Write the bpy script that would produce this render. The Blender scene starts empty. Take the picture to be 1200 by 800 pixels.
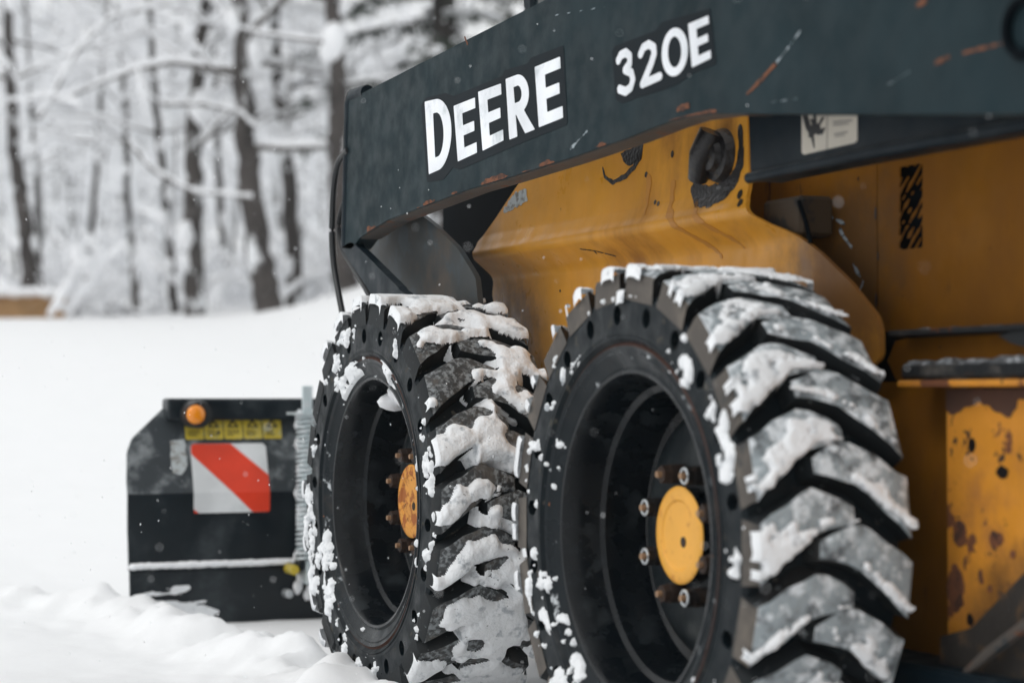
import bpy, math, random
import numpy as np
from mathutils import Vector
R = math.radians
PI = math.pi
scn = bpy.context.scene
col = scn.collection

# ------------------------------------------------------------------ camera
CAM = np.array([-1.442, -2.853, 0.629]); FPX = 2420.0; PSI = R(23.73); PIT = R(1.583)
FW = np.array([math.sin(PSI)*math.cos(PIT), math.cos(PSI)*math.cos(PIT), math.sin(PIT)])
RT = np.array([math.cos(PSI), -math.sin(PSI), 0.0]); UP = np.cross(RT, FW)
cd = bpy.data.cameras.new('camera'); cam = bpy.data.objects.new('camera', cd); col.objects.link(cam)
cam.location = CAM.tolist(); cam.rotation_euler = (PI/2+PIT, 0, -PSI)
cd.sensor_width = 36; cd.lens = FPX/1200*36; cd.clip_start = 0.05; cd.clip_end = 3000
cd.dof.use_dof = True; cd.dof.focus_distance = 4.05; cd.dof.aperture_fstop = 2.9
scn.camera = cam

# ------------------------------------------------------------------ world, sun, exposure
SUN_EL, SUN_AZ = R(50), R(-65)     # high and to the left of the machine
w = bpy.data.worlds.new('World'); scn.world = w; w.use_nodes = True
nt = w.node_tree; nt.nodes.clear()
sky = nt.nodes.new('ShaderNodeTexSky'); sky.sky_type = 'NISHITA'; sky.sun_disc = False
sky.sun_elevation = SUN_EL; sky.sun_rotation = SUN_AZ; sky.air_density = 1.0; sky.dust_density = 3.0
hs = nt.nodes.new('ShaderNodeHueSaturation'); hs.inputs['Saturation'].default_value = 0.12
mixw = nt.nodes.new('ShaderNodeMixRGB'); mixw.inputs[0].default_value = 0.75
mixw.inputs[2].default_value = (9.8, 9.95, 10.0, 1)          # even cloud cover
bg = nt.nodes.new('ShaderNodeBackground'); bg.inputs[1].default_value = 0.1
ow = nt.nodes.new('ShaderNodeOutputWorld')
nt.links.new(sky.outputs[0], hs.inputs['Color']); nt.links.new(hs.outputs[0], mixw.inputs[1])
nt.links.new(mixw.outputs[0], bg.inputs[0]); nt.links.new(bg.outputs[0], ow.inputs[0])
ld = bpy.data.lights.new('sun', 'SUN'); ld.energy = 0.7; ld.angle = R(20); ld.color = (1, .97, .93)
sun = bpy.data.objects.new('sun', ld); col.objects.link(sun)
sdir = Vector((math.sin(SUN_AZ)*math.cos(SUN_EL), math.cos(SUN_AZ)*math.cos(SUN_EL)*-0.6, math.sin(SUN_EL)))
sun.rotation_euler = sdir.to_track_quat('Z', 'Y').to_euler()
scn.view_settings.view_transform = 'Standard'; scn.view_settings.look = 'None'
scn.cycles.volume_bounces = 3; scn.view_settings.exposure = 0.1; scn.view_settings.gamma = 1.0

# ------------------------------------------------------------------ helpers
def U(px, py, ax, v):
    """point on the plane ax = v seen at a point of the survey photograph"""
    d = FW + RT*(px-600)/FPX - UP*(py-400)/FPX
    i = 'xyz'.index(ax)
    return CAM + d*(v-CAM[i])/d[i]

def _h(ix, iy, iz, seed):
    n = (ix*374761393 + iy*668265263 + iz*2147483647 + seed*1274126177) & 0xffffffff
    n = ((n ^ (n >> 13))*1274126177) & 0xffffffff
    return ((n ^ (n >> 16)) & 0xffff)/65535.0
def vnoise(P, scale, seed=0, oct=3):
    P = np.asarray(P, float)*scale; out = 0; amp = 1; tot = 0
    for o in range(oct):
        Q = P*2**o + o*17.3; F = np.floor(Q).astype(np.int64); t = Q-F; t = t*t*(3-2*t)
        v = 0
        for dx in (0, 1):
            for dy in (0, 1):
                for dz in (0, 1):
                    wgt = (t[..., 0] if dx else 1-t[..., 0])*(t[..., 1] if dy else 1-t[..., 1])*(t[..., 2] if dz else 1-t[..., 2])
                    v = v + wgt*_h(F[..., 0]+dx, F[..., 1]+dy, F[..., 2]+dz, seed+o)
        out = out+v*amp; tot += amp; amp *= .5
    return out/tot

def N(nt, t, **kw):
    n = nt.nodes.new(t)
    for k, v in kw.items():
        if k in n.inputs.keys(): n.inputs[k].default_value = v
        else: setattr(n, k, v)
    return n
def mat(name, base, rough=.5, metal=0, layers=(), bump=(), spec=.5, coat=0, rvar=0, tone=.18):
    """layers: (colour, noise scale, low, high, (sx,sy,sz), roughness or None, needs up-facing)"""
    m = bpy.data.materials.new(name); m.use_nodes = True; nt = m.node_tree; L = nt.links
    b = nt.nodes['Principled BSDF']
    b.inputs['Roughness'].default_value = rough; b.inputs['Metallic'].default_value = metal
    b.inputs['Specular IOR Level'].default_value = spec; b.inputs['Coat Weight'].default_value = coat
    geo = N(nt, 'ShaderNodeNewGeometry')
    c = N(nt, 'ShaderNodeRGB'); c.outputs[0].default_value = (*base, 1); cur = c.outputs[0]
    r = N(nt, 'ShaderNodeValue'); r.outputs[0].default_value = rough; rc = r.outputs[0]
    # gentle tone variation everywhere
    n0 = N(nt, 'ShaderNodeTexNoise', Scale=6.0, Detail=5.0); L.new(geo.outputs['Position'], n0.inputs['Vector'])
    mr = N(nt, 'ShaderNodeMapRange'); mr.inputs['To Min'].default_value = 1-tone; mr.inputs['To Max'].default_value = 1+tone
    mr.inputs['From Min'].default_value = .3; mr.inputs['From Max'].default_value = .7
    L.new(n0.outputs[0], mr.inputs[0])
    mx = N(nt, 'ShaderNodeVectorMath', operation='SCALE'); L.new(cur, mx.inputs[0]); L.new(mr.outputs[0], mx.inputs['Scale']); cur = mx.outputs[0]
    if rvar:
        m2 = N(nt, 'ShaderNodeMapRange'); m2.inputs['To Min'].default_value = max(rough-rvar, .05); m2.inputs['To Max'].default_value = min(1, rough+rvar)
        n3 = N(nt, 'ShaderNodeTexNoise', Scale=23.0, Detail=6.0); L.new(geo.outputs['Position'], n3.inputs['Vector'])
        m2.inputs['From Min'].default_value = .35; m2.inputs['From Max'].default_value = .65
        L.new(n3.outputs[0], m2.inputs[0]); rc = m2.outputs[0]
    for i, (lc, sc, lo, hi, vs, lr, up) in enumerate(layers):
        mp = N(nt, 'ShaderNodeMapping'); mp.inputs['Scale'].default_value = vs; mp.inputs['Location'].default_value = (i*3.1, i*1.7, 0)
        L.new(geo.outputs['Position'], mp.inputs[0])
        n = N(nt, 'ShaderNodeTexNoise', Scale=sc, Detail=7.0, Roughness=.62); L.new(mp.outputs[0], n.inputs['Vector'])
        rm = N(nt, 'ShaderNodeMapRange', interpolation_type='SMOOTHSTEP'); rm.inputs['From Min'].default_value = lo; rm.inputs['From Max'].default_value = hi
        src = n.outputs[0]
        if up:
            sx = N(nt, 'ShaderNodeSeparateXYZ'); L.new(geo.outputs['Normal'], sx.inputs[0])
            ma = N(nt, 'ShaderNodeMath', operation='MULTIPLY_ADD'); ma.inputs[1].default_value = up
            L.new(sx.outputs['Z'], ma.inputs[0]); L.new(src, ma.inputs[2]); src = ma.outputs[0]
        L.new(src, rm.inputs[0])
        mi = N(nt, 'ShaderNodeMix', data_type='RGBA'); L.new(rm.outputs[0], mi.inputs[0]); L.new(cur, mi.inputs[6]); mi.inputs[7].default_value = (*lc, 1)
        cur = mi.outputs[2]
        if lr is not None:
            mq = N(nt, 'ShaderNodeMix'); L.new(rm.outputs[0], mq.inputs[0]); L.new(rc, mq.inputs[2]); mq.inputs[3].default_value = lr; rc = mq.outputs[0]
    L.new(cur, b.inputs['Base Color']); L.new(rc, b.inputs['Roughness'])
    prev = None
    for sc, st, dist in bump:
        n = N(nt, 'ShaderNodeTexNoise', Scale=sc, Detail=6.0); L.new(geo.outputs['Position'], n.inputs['Vector'])
        bp = N(nt, 'ShaderNodeBump', Strength=st, Distance=dist); L.new(n.outputs[0], bp.inputs['Height'])
        if prev: L.new(prev, bp.inputs['Normal'])
        prev = bp.outputs[0]
    if prev: L.new(prev, b.inputs['Normal'])
    return m

WHITE = (.82, .84, .86); ONE = (1, 1, 1)
RUST = (.16, .055, .022)
M = {}
M['snow'] = mat('snow', (.88, .89, .91), .75, tone=.03, bump=((60, .5, .01), (260, .4, .003)), spec=.3)
M['ground'] = mat('ground_snow', (.85, .86, .872), .8, tone=.012, bump=((45, .2, .006),), spec=.2)
M['boom'] = mat('boom_paint', (.011, .023, .028), .5, spec=.08, rvar=.12, layers=(
    ((.019, .034, .040), 5, .5, .75, (1, 1, .6), .6, 0), ((.10, .13, .14), 60, .72, .78, (1, .25, 1), .7, 0)), bump=((130, .05, .002), (9, .12, .006)))
M['boomdark'] = mat('boom_paint_dark', (.004, .011, .017), .45, spec=.15, rvar=.1, layers=(((.03, .04, .045), 9, .5, .8, ONE, .7, 0),), bump=((90, .08, .002),))
M['flange'] = mat('worn_flange', (.075, .064, .056), .75, layers=((RUST, 26, .56, .68, ONE, .9, 0), ((.022, .03, .035), 19, .56, .64, ONE, .6, 0)), bump=((120, .3, .003),))
M['worn'] = mat('worn_dark_steel', (.016, .018, .020), .6, spec=.2, layers=(((.11, .10, .09), 24, .5, .68, (1, .4, 1), .8, 0), (RUST, 40, .62, .68, ONE, .9, 0)), bump=((90, .5, .004),))
M['rust'] = mat('rust', (.17, .06, .025), .9, layers=(((.06, .025, .015), 50, .45, .6, ONE, .9, 0),), bump=((200, .5, .002),))
M['orange'] = mat('orange_paint', (.72, .325, .030), .38, rvar=.12, spec=.3, layers=(
    ((.62, .27, .028), 5, .42, .75, (1, 1, .3), .5, 0), ((.30, .12, .022), 3.2, .50, .72, (1, 1, .5), .65, 0), ((.30, .12, .022), 11, .64, .85, (1.4, 1.4, .14), .6, 0),
    ((.07, .03, .018), 48, .71, .74, ONE, .8, 0), ((.62, .5, .35), 70, .745, .77, (1, .5, 1), .7, 0)), bump=((160, .05, .002), (7, .15, .008)))
M['orange2'] = mat('orange_paint_weathered_shaded', (.25, .10, .006), .6, spec=.08, rvar=.15, layers=(
    ((.18, .07, .008), 4, .42, .72, (1, 1, .5), .6, 0), ((.06, .028, .018), 12, .60, .72, (1, 1, .3), .85, 0), ((.045, .022, .015), 40, .68, .71, ONE, .9, 0)), bump=((120, .1, .003),))  # weathering patches over a base darkened for the arm's shade
M['orange3'] = mat('orange_paint_rusted', (.66, .27, .03), .45, rvar=.12, layers=(
    ((.5, .2, .04), 9, .5, .7, ONE, .6, 0), (RUST, 15, .60, .63, ONE, .9, 0), ((.03, .018, .014), 26, .635, .66, ONE, .9, 0)), bump=((90, .15, .004),))
M['hub'] = mat('hub_orange', (.74, .36, .04), .42, layers=(((.55, .22, .04), 50, .55, .75, ONE, .6, 0),), bump=((90, .06, .001),))
M['hubrust'] = mat('hub_orange_rusty', (.70, .30, .03), .45, layers=(((.33, .10, .02), 30, .47, .56, ONE, .8, 0), ((.08, .03, .015), 60, .62, .66, ONE, .9, 0)), bump=((120, .3, .001),))
M['rubber'] = mat('rubber', (.004, .008, .011), .42, spec=.14, rvar=.15, layers=(((.012, .017, .019), 14, .48, .75, ONE, .7, 0), ((.07, .065, .055), 36, .60, .70, ONE, .8, 0), ((.4, .43, .45), 90, .685, .73, ONE, .8, 0)), bump=((90, .15, .003),))
M['lugside'] = mat('rubber_scuffed', (.010, .013, .015), .6, spec=.2, layers=(((.045, .042, .04), 8, .5, .8, ONE, .8, 0), ((.30, .33, .35), 60, .63, .70, ONE, .8, 0)), bump=((120, .2, .003),))
M['lugend'] = mat('rubber_dusty', (.075, .066, .058), .8, layers=(((.14, .12, .10), 9, .45, .7, ONE, .8, 0), ((.03, .03, .03), 22, .55, .7, ONE, .6, 0)), bump=((120, .2, .003),))
M['frost'] = mat('rubber_frosted', (.07, .078, .085), .6, layers=(((.29, .33, .35), 30, .32, .55, ONE, .8, 0), ((.64, .68, .71), 42, .48, .63, ONE, .8, .03), ((.03, .035, .04), 75, .60, .70, ONE, .6, 0)), bump=((110, .5, .006), (40, .4, .01)))
M['lugwet'] = mat('rubber_wet', (.035, .038, .04), .5, layers=(((.24, .26, .27), 95, .45, .62, ONE, .8, 0), ((.10, .09, .08), 20, .5, .7, ONE, .7, 0)), bump=((160, .5, .004),))
M['rim'] = mat('rim_black', (.002, .004, .006), .26, spec=.28, rvar=.1, layers=(((.018, .024, .028), 18, .52, .75, ONE, .6, 0),), bump=((60, .05, .002),))
M['disc'] = mat('rim_disc', (.010, .015, .018), .42, spec=.25, rvar=.12, layers=(((.06, .065, .065), 10, .5, .75, ONE, .6, 0),))
M['flangegrey'] = mat('rim_flange', (.005, .009, .012), .36, spec=.2, rvar=.15, layers=(((.045, .040, .036), 9, .55, .78, ONE, .8, 0), ((.30, .12, .05), 44, .68, .72, ONE, .9, 0), ((.5, .53, .55), 28, .62, .70, ONE, .8, .05)))
M['groove'] = mat('rim_groove_rust', (.07, .03, .02), .85)
M['nut'] = mat('nut_dark', (.018, .016, .016), .5, .4, layers=(((.05, .03, .02), 60, .5, .65, ONE, .9, 0),))
M['nutrust'] = mat('nut_rusty', (.030, .018, .013), .7, .2, layers=(((.055, .028, .017), 90, .5, .64, ONE, .9, 0),))
M['stud'] = mat('stud_brass', (.30, .18, .10), .6)
M['steel'] = mat('steel_washer', (.6, .63, .65), .35, .5)
M['black'] = mat('black_void_paint', (.002, .004, .006), .7, spec=.04)
M['grease'] = mat('grease', (.010, .009, .010), .33, bump=((120, .6, .004),), layers=(((.05, .035, .02), 60, .6, .7, ONE, .6, 0),))
M['letter'] = mat('decal_white', (.80, .83, .87), .45, layers=(((.05, .07, .08), 170, .70, .73, ONE, .6, 0), ((.55, .6, .63), 14, .5, .7, ONE, .5, 0)))
M['halo'] = mat('decal_dark', (.003, .008, .012), .5, spec=.08)
M['scuff'] = mat('scuff_pale', (.33, .38, .41), .8, layers=(((.05, .07, .08), 120, .5, .56, (1, .3, 1), .6, 0),))
M['scrape'] = mat('scraped_primer', (.50, .54, .55), .7, layers=(((.25, .24, .22), 60, .5, .62, ONE, .8, 0),))
M['crust'] = mat('crusted_snow', (.84, .86, .88), .75, tone=.05, layers=(((.42, .45, .48), 34, .54, .70, ONE, .6, 0), ((.12, .125, .13), 75, .66, .72, ONE, .5, 0)), bump=((60, .6, .008), (220, .5, .003)), spec=.3)
M['rubberhose'] = mat('hose', (.012, .014, .016), .42)
M['plough'] = mat('plough_paint', (.004, .009, .013), .36, spec=.35, rvar=.08, layers=(((.04, .05, .055), 6, .5, .75, ONE, .6, 0), ((.5, .53, .55), 130, .72, .75, ONE, .8, 0)), bump=((14, .1, .004),))
M['ploughdustlit'] = mat('plough_paint_dusty_skylit', (.028, .036, .042), .5, layers=(((.24, .26, .27), 16, .46, .72, ONE, .7, 0), ((.5, .53, .55), 130, .66, .72, ONE, .8, 0)))  # paler copy for the upper face: sky reflection painted in, plus dust
M['red'] = mat('reflective_red', (.80, .055, .018), .35)
M['bwhite'] = mat('reflective_white', (.74, .76, .77), .35, layers=(((.6, .63, .64), 20, .5, .8, ONE, .5, 0),))
M['yellow'] = mat('label_yellow', (.62, .47, .04), .45, layers=(((.5, .46, .2), 30, .5, .7, ONE, .6, 0),))
M['amber'] = mat('amber_lens', (.85, .27, .01), .2, coat=.5)
M['zinc'] = mat('zinc_steel', (.58, .66, .68), .42, .3, layers=(((.7, .74, .76), 40, .5, .6, ONE, .7, 0),))
M['cream'] = mat('label_cream', (.60, .55, .47), .5)
M['ink'] = mat('ink', (.012, .012, .014), .5)
M['inkgrey'] = mat('ink_grey', (.2, .18, .17), .5)
M['lorange'] = mat('label_orange', (.70, .14, .03), .5)
M['bark'] = mat('bark', (.060, .052, .048), .9, layers=(((.035, .03, .028), 9, .45, .6, (1, 1, .25), .9, 0), (WHITE, 3.2, .565, .64, (1, 1, .6), .8, 0), ((.12, .11, .105), 4, .58, .75, ONE, .9, 0)), bump=((14, .6, .03),))
M['twig'] = mat('twig_bark', (.085, .074, .066), .9)
M['twigfar'] = mat('twig_frosted_hazed', (.42, .42, .42), .9)  # frosted twigs, lightened further in place of distance haze
M['barkfar'] = mat('bark_far', (.26, .26, .26), .9, layers=((WHITE, 1.6, .50, .60, (1, 1, .5), .8, 0),))  # bark lightened in place of distance haze, with snow patches
M['needle'] = mat('needles', (.030, .045, .030), .7)
M['board'] = mat('timber', (.36, .21, .09), .75, layers=(((.24, .12, .05), 4, .45, .7, (1, 1, 6), .8, 0),))
M['flake'] = mat('flake', (.86, .88, .9), .8)
M['glass'] = mat('cab_glass', (.02, .03, .035), .1)

def add_brown_patch(m, centre, rad, colour, amount=.9):
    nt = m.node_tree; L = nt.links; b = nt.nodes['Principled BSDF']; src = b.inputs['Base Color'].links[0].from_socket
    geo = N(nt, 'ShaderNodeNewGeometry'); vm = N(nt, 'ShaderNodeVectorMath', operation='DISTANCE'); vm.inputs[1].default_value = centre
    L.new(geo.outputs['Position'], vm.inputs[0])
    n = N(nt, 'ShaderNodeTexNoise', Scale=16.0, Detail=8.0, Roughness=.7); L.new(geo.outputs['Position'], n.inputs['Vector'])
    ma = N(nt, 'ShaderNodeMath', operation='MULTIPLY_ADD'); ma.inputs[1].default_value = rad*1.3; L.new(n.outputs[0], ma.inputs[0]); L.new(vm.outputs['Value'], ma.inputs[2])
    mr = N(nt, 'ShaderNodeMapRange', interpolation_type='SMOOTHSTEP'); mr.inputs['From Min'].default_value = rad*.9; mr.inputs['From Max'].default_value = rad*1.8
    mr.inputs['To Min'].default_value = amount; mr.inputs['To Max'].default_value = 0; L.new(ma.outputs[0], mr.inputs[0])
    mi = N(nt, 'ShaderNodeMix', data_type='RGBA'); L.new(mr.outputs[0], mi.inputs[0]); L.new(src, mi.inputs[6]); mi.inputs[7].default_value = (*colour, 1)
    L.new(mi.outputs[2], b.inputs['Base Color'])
add_brown_patch(M['orange'], (.32, -.12, .82), .26, (.17, .075, .022))        # browner over the tail by the rear wheel
add_brown_patch(M['orange'], (.33, 1.25, .72), .20, (.17, .08, .03))          # and behind the front wheel
add_brown_patch(M['orange2'], (.42, -.02, .86), .16, (.10, .055, .025), .8)  # grime by the panel seam
add_brown_patch(M['orange3'], (.36, -.50, .30), .14, (.06, .035, .022), .9)  # dirt low on the lower panel

class MB:
    def __init__(s): s.v = []; s.f = []; s.m = []; s.n = 0
    def add(s, V, F, mi=0):
        V = [tuple(map(float, p)) for p in V]
        s.v += V; s.f += [tuple(i+s.n for i in f) for f in F]; s.m += [mi]*len(F); s.n += len(V); return s
    def box(s, lo, hi, mi=0, bev=0):
        (a, b, c), (d, e, f) = lo, hi
        if bev:
            P = []; k = bev
            for x, sx in ((a, 1), (d, -1)):
                for y, sy in ((b, 1), (e, -1)):
                    for z, sz in ((c, 1), (f, -1)):
                        P += [(x, y+sy*k, z+sz*k), (x+sx*k, y, z+sz*k), (x+sx*k, y+sy*k, z)]
            i = lambda X, Y, Z, ax: ((X*2+Y)*2+Z)*3+ax
            F = [[i(X, 0, 0, 0), i(X, 0, 1, 0), i(X, 1, 1, 0), i(X, 1, 0, 0)] for X in (0, 1)]
            F += [[i(0, Y, 0, 1), i(1, Y, 0, 1), i(1, Y, 1, 1), i(0, Y, 1, 1)] for Y in (0, 1)]
            F += [[i(0, 0, Z, 2), i(0, 1, Z, 2), i(1, 1, Z, 2), i(1, 0, Z, 2)] for Z in (0, 1)]
            for X in (0, 1):
                for Y in (0, 1): F.append([i(X, Y, 0, 0), i(X, Y, 1, 0), i(X, Y, 1, 1), i(X, Y, 0, 1)])
                for Z in (0, 1): F.append([i(X, 0, Z, 0), i(X, 1, Z, 0), i(X, 1, Z, 2), i(X, 0, Z, 2)])
            for Y in (0, 1):
                for Z in (0, 1): F.append([i(0, Y, Z, 1), i(1, Y, Z, 1), i(1, Y, Z, 2), i(0, Y, Z, 2)])
            for X in (0, 1):
                for Y in (0, 1):
                    for Z in (0, 1): F.append([i(X, Y, Z, 0), i(X, Y, Z, 1), i(X, Y, Z, 2)])
            return s.add(P, F, mi)
        V = [(x, y, z) for x in (a, d) for y in (b, e) for z in (c, f)]
        return s.add(V, [(0, 1, 3, 2), (4, 6, 7, 5), (0, 4, 5, 1), (2, 3, 7, 6), (0, 2, 6, 4), (1, 5, 7, 3)], mi)
    def tube(s, pts, rad, n=8, mi=0, caps=True, up=None):
        P = np.array(pts, float); k = len(P); rad = np.broadcast_to(np.array(rad, float), (k,))
        T = np.gradient(P, axis=0); T /= np.linalg.norm(T, axis=1)[:, None]+1e-9
        ref = np.array([0, 0, 1.]) if abs(T[:, 2]).mean() < .8 else np.array([1., 0, 0])
        A = np.cross(T, ref); A /= np.linalg.norm(A, axis=1)[:, None]+1e-9; B = np.cross(A, T)
        t = np.arange(n)*2*PI/n
        V = (P[:, None]+rad[:, None, None]*(A[:, None]*np.cos(t)[None, :, None]+B[:, None]*np.sin(t)[None, :, None])).reshape(-1, 3)
        F = [(i*n+j, i*n+(j+1) % n, (i+1)*n+(j+1) % n, (i+1)*n+j) for i in range(k-1) for j in range(n)]
        if caps: F += [tuple(range(n-1, -1, -1)), tuple((k-1)*n+j for j in range(n))]
        return s.add(V, F, mi)
    def lathe(s, prof, c, n=64, mi=None, a0=0):   # profile (x, r) turned about the wheel axis through c = (x0, y0, z0)
        t = np.arange(n)*2*PI/n+a0
        V = [(c[0]+x, c[1]-r*math.cos(a), c[2]+r*math.sin(a)) for x, r in prof for a in t]
        for i in range(len(prof)-1):
            F = [(i*n+j, i*n+(j+1) % n, (i+1)*n+(j+1) % n, (i+1)*n+j) for j in range(n)]
            if i == 0: base = s.n; s.add(V, F, mi[i] if mi else 0)
            else:
                s.f += [tuple(q+base for q in f) for f in F]; s.m += [mi[i] if mi else 0]*len(F)
        return s
    def mesh(s, name, mats, smooth=30):
        me = bpy.data.meshes.new(name)
        me.from_pydata(s.v, [], s.f)
        for m in (mats if isinstance(mats, (list, tuple)) else [mats]): me.materials.append(m)
        me.polygons.foreach_set('material_index', s.m)
        me.update()
        if smooth:
            me.polygons.foreach_set('use_smooth', [True]*len(me.polygons))
            me.set_sharp_from_angle(angle=R(smooth))
        return me
    def build(s, name, mats, parent=None, smooth=30, recalc=True, **props):
        me = s.mesh(name, mats, smooth)
        return link(name, me, parent, **props)

def link(name, me, parent=None, **props):
    o = bpy.data.objects.new(name, me); col.objects.link(o)
    if parent: o.parent = parent
    for k, v in props.items(): o[k] = v
    return o
def thing(name, label, cat, loc=(0, 0, 0), group=None):
    o = bpy.data.objects.new(name, None); o.empty_display_size = .1; o.location = loc; col.objects.link(o)
    o['label'] = label; o['category'] = cat
    if group: o['group'] = group
    return o
def fixn(me):
    import bmesh
    b = bmesh.new(); b.from_mesh(me); bmesh.ops.recalc_face_normals(b, faces=b.faces); b.to_mesh(me); b.free()

# ---- signed fields and sheets cut from them
def sd_poly(P, X, Y):
    P = np.array(P, float); d = np.full(X.shape, 1e9); inside = np.zeros(X.shape, bool); n = len(P)
    for i in range(n):
        a = P[i]; b = P[(i+1) % n]; e = b-a; wx = X-a[0]; wy = Y-a[1]
        t = np.clip((wx*e[0]+wy*e[1])/(e@e+1e-12), 0, 1)
        d = np.minimum(d, np.hypot(wx-e[0]*t, wy-e[1]*t))
        c = ((a[1] > Y) != (b[1] > Y))
        with np.errstate(divide='ignore', invalid='ignore'):
            xi = a[0]+(Y-a[1])*(b[0]-a[0])/(b[1]-a[1]+1e-15)
        inside ^= c & (X < xi)
    return np.where(inside, -d, d)
def sd_line(P, r, X, Y):
    P = np.array(P, float); r = np.broadcast_to(np.array(r, float), (len(P),)); d = np.full(X.shape, 1e9)
    for i in range(len(P)-1):
        a = P[i]; e = P[i+1]-a; wx = X-a[0]; wy = Y-a[1]
        t = np.clip((wx*e[0]+wy*e[1])/(e@e+1e-12), 0, 1)
        d = np.minimum(d, np.hypot(wx-e[0]*t, wy-e[1]*t)-(r[i]+(r[i+1]-r[i])*t))
    return d
def sheet(field, xs, ys, fmap, thick=None, mi=0, mb=None):
    """cuts the region field<0 of the grid xs * ys, lays it on fmap(u, v) -> (x, y, z) and gives it the thickness vector"""
    X, Y = np.meshgrid(xs, ys, indexing='ij'); D = field(X, Y); D = np.where(np.abs(D) < 1e-7, 1e-7, D)
    vid = {}; V = []; F = []
    def vt(key, x, y):
        if key not in vid: vid[key] = len(V); V.append((x, y))
        return vid[key]
    nx, ny = X.shape
    ins = D < 0
    for i in range(nx-1):
        for j in range(ny-1):
            k = ins[i, j]+ins[i+1, j]+ins[i+1, j+1]+ins[i, j+1]
            if k == 0: continue
            cs = ((i, j), (i+1, j), (i+1, j+1), (i, j+1)); poly = []
            for q in range(4):
                a = cs[q]; b = cs[(q+1) % 4]
                if ins[a]: poly.append(vt(a, X[a], Y[a]))
                if ins[a] != ins[b]:
                    t = D[a]/(D[a]-D[b]); key = (min(a, b), max(a, b))
                    poly.append(vt(key, X[a]+(X[b]-X[a])*t, Y[a]+(Y[b]-Y[a])*t))
            if len(poly) > 2: F.append(poly)
    if not V: return mb or MB()
    P = [np.array(fmap(x, y), float) for x, y in V]
    mb = mb or MB()
    if thick is None: return mb.add(P, F, mi)
    th = np.array(thick, float); n = len(P)
    cnt = {}
    for f in F:
        for a, b in zip(f, f[1:]+f[:1]): cnt[(a, b)] = 1
    rim = [(a, b) for a, b in cnt if (b, a) not in cnt]
    F2 = F+[[q+n for q in reversed(f)] for f in F]+[(b, a, a+n, b+n) for a, b in rim]
    return mb.add(P+[p+th for p in P], F2, mi)
def lin(a, b, n): return np.linspace(a, b, n)
def box2(P, pad, n):
    P = np.array(P); lo = P.min(0)-pad; hi = P.max(0)+pad; s = max(hi-lo)/n
    return lin(lo[0], hi[0], max(3, int((hi[0]-lo[0])/s)+1)), lin(lo[1], hi[1], max(3, int((hi[1]-lo[1])/s)+1))
def yz(px, py, x): p = U(px, py, 'x', x); return (p[1], p[2])
def poly_yz(pts, x): return [yz(a, b, x) for a, b in pts]
def plate(pts, x, t, name, m, parent, n=40, field=None, rough_edge=0, smooth=30, **kw):
    """plate in the plane X = x with the outline pts (y, z), thickness t inboard"""
    xs, ys = box2(pts, .01, n)
    def f(X, Y):
        d = sd_poly(pts, X, Y)
        if rough_edge: d = d+(vnoise(np.stack([X, Y, X*0], -1), 60, 3, 3)-.5)*rough_edge
        if field is not None: d = np.maximum(d, field(X, Y))
        return d
    return sheet(f, xs, ys, lambda a, b: (x, a, b), (t, 0, 0)).build(name, m, parent, smooth, **kw)
def decal(fieldfn, bnds, x, name, m, parent, n=60, t=.0008, edge=0, fmap=None, **kw):
    xs = lin(bnds[0], bnds[1], n); ys = lin(bnds[2], bnds[3], max(6, int(n*(bnds[3]-bnds[2])/(bnds[1]-bnds[0]))))
    def f(X, Y):
        d = fieldfn(X, Y)
        if edge: d = d+(vnoise(np.stack([X, Y, X*0], -1), 90, 5, 4)-.5)*edge
        return d
    return sheet(f, xs, ys, fmap or (lambda a, b: (x-t, a, b)), (t*.7, 0, 0)).build(name, m, parent, 0, **kw)

# ================================================================== TERRAIN
BERM = [(-.9, 3.9), (-.45, 3.25), (-.18, 2.85), (-.09, 2.5), (-.06, 2.0), (-.03, 1.6), (-.05, 1.2), (-.1, .6), (-.1, 0), (-.1, -1)]
def terrain(X, Y):
    X = np.asarray(X, float); Y = np.asarray(Y, float)
    P = np.stack([X, Y, X*0], -1)
    d = np.hypot(X-.6, Y-1)
    rise = np.clip(Y-3.6, 0, None)
    z = np.interp(Y, [3.6, 5, 6.5, 8, 10, 12, 14, 17, 20, 25, 30, 45, 60, 280], [0, .07, .22, .42, .70, .95, 1.17, 1.43, 1.68, 2.12, 2.55, 3.7, 4.5, 13])
    z = z+(vnoise(P, .30, 1, 2)-.5)*.16*np.clip((d-2.5)/4, 0, 1)
    b = sd_line(BERM, 0, X, Y)
    near = np.clip(1-(d-3)/3, 0, 1)
    lump = vnoise(P, 7, 9, 4)-.5
    left = np.clip((-X-.05)/.5, 0, 1)*near
    z = z+np.exp(-(b/.14)**2)*(.070+.15*lump) + left*(.045+.05*(vnoise(P, 2.2, 21, 3)-.5))
    z = z+near*(.0012+.040*np.exp(-(b/.3)**2))*(vnoise(P, 16, 4, 3)-.5)
    # bank of ploughed snow beyond the machine
    z = z+.46*np.exp(-(((X-5.2)/1.3)**2+((Y-13.4)/1.2)**2))
    z = z+.35*np.exp(-(((X-6.6)/2.2)**2+((Y-15)/2)**2))
    return z
def axis(lo, hi, fine_lo, fine_hi, st, g=1.12):
    a = list(np.arange(fine_lo, fine_hi, st)); s = st; x = fine_lo
    L = []
    while x > lo: s *= g; x -= s; L.append(x)
    s = st; x = a[-1]
    while x < hi: s *= g; x += s; a.append(x)
    return np.array(L[::-1]+a)
gx = axis(-50, 80, -1.6, 1.2, .02, 1.09); gy = axis(-32, 95, -.2, 3.8, .022, 1.07)
GX, GY = np.meshgrid(gx, gy, indexing='ij'); GZ = terrain(GX, GY)
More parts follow.
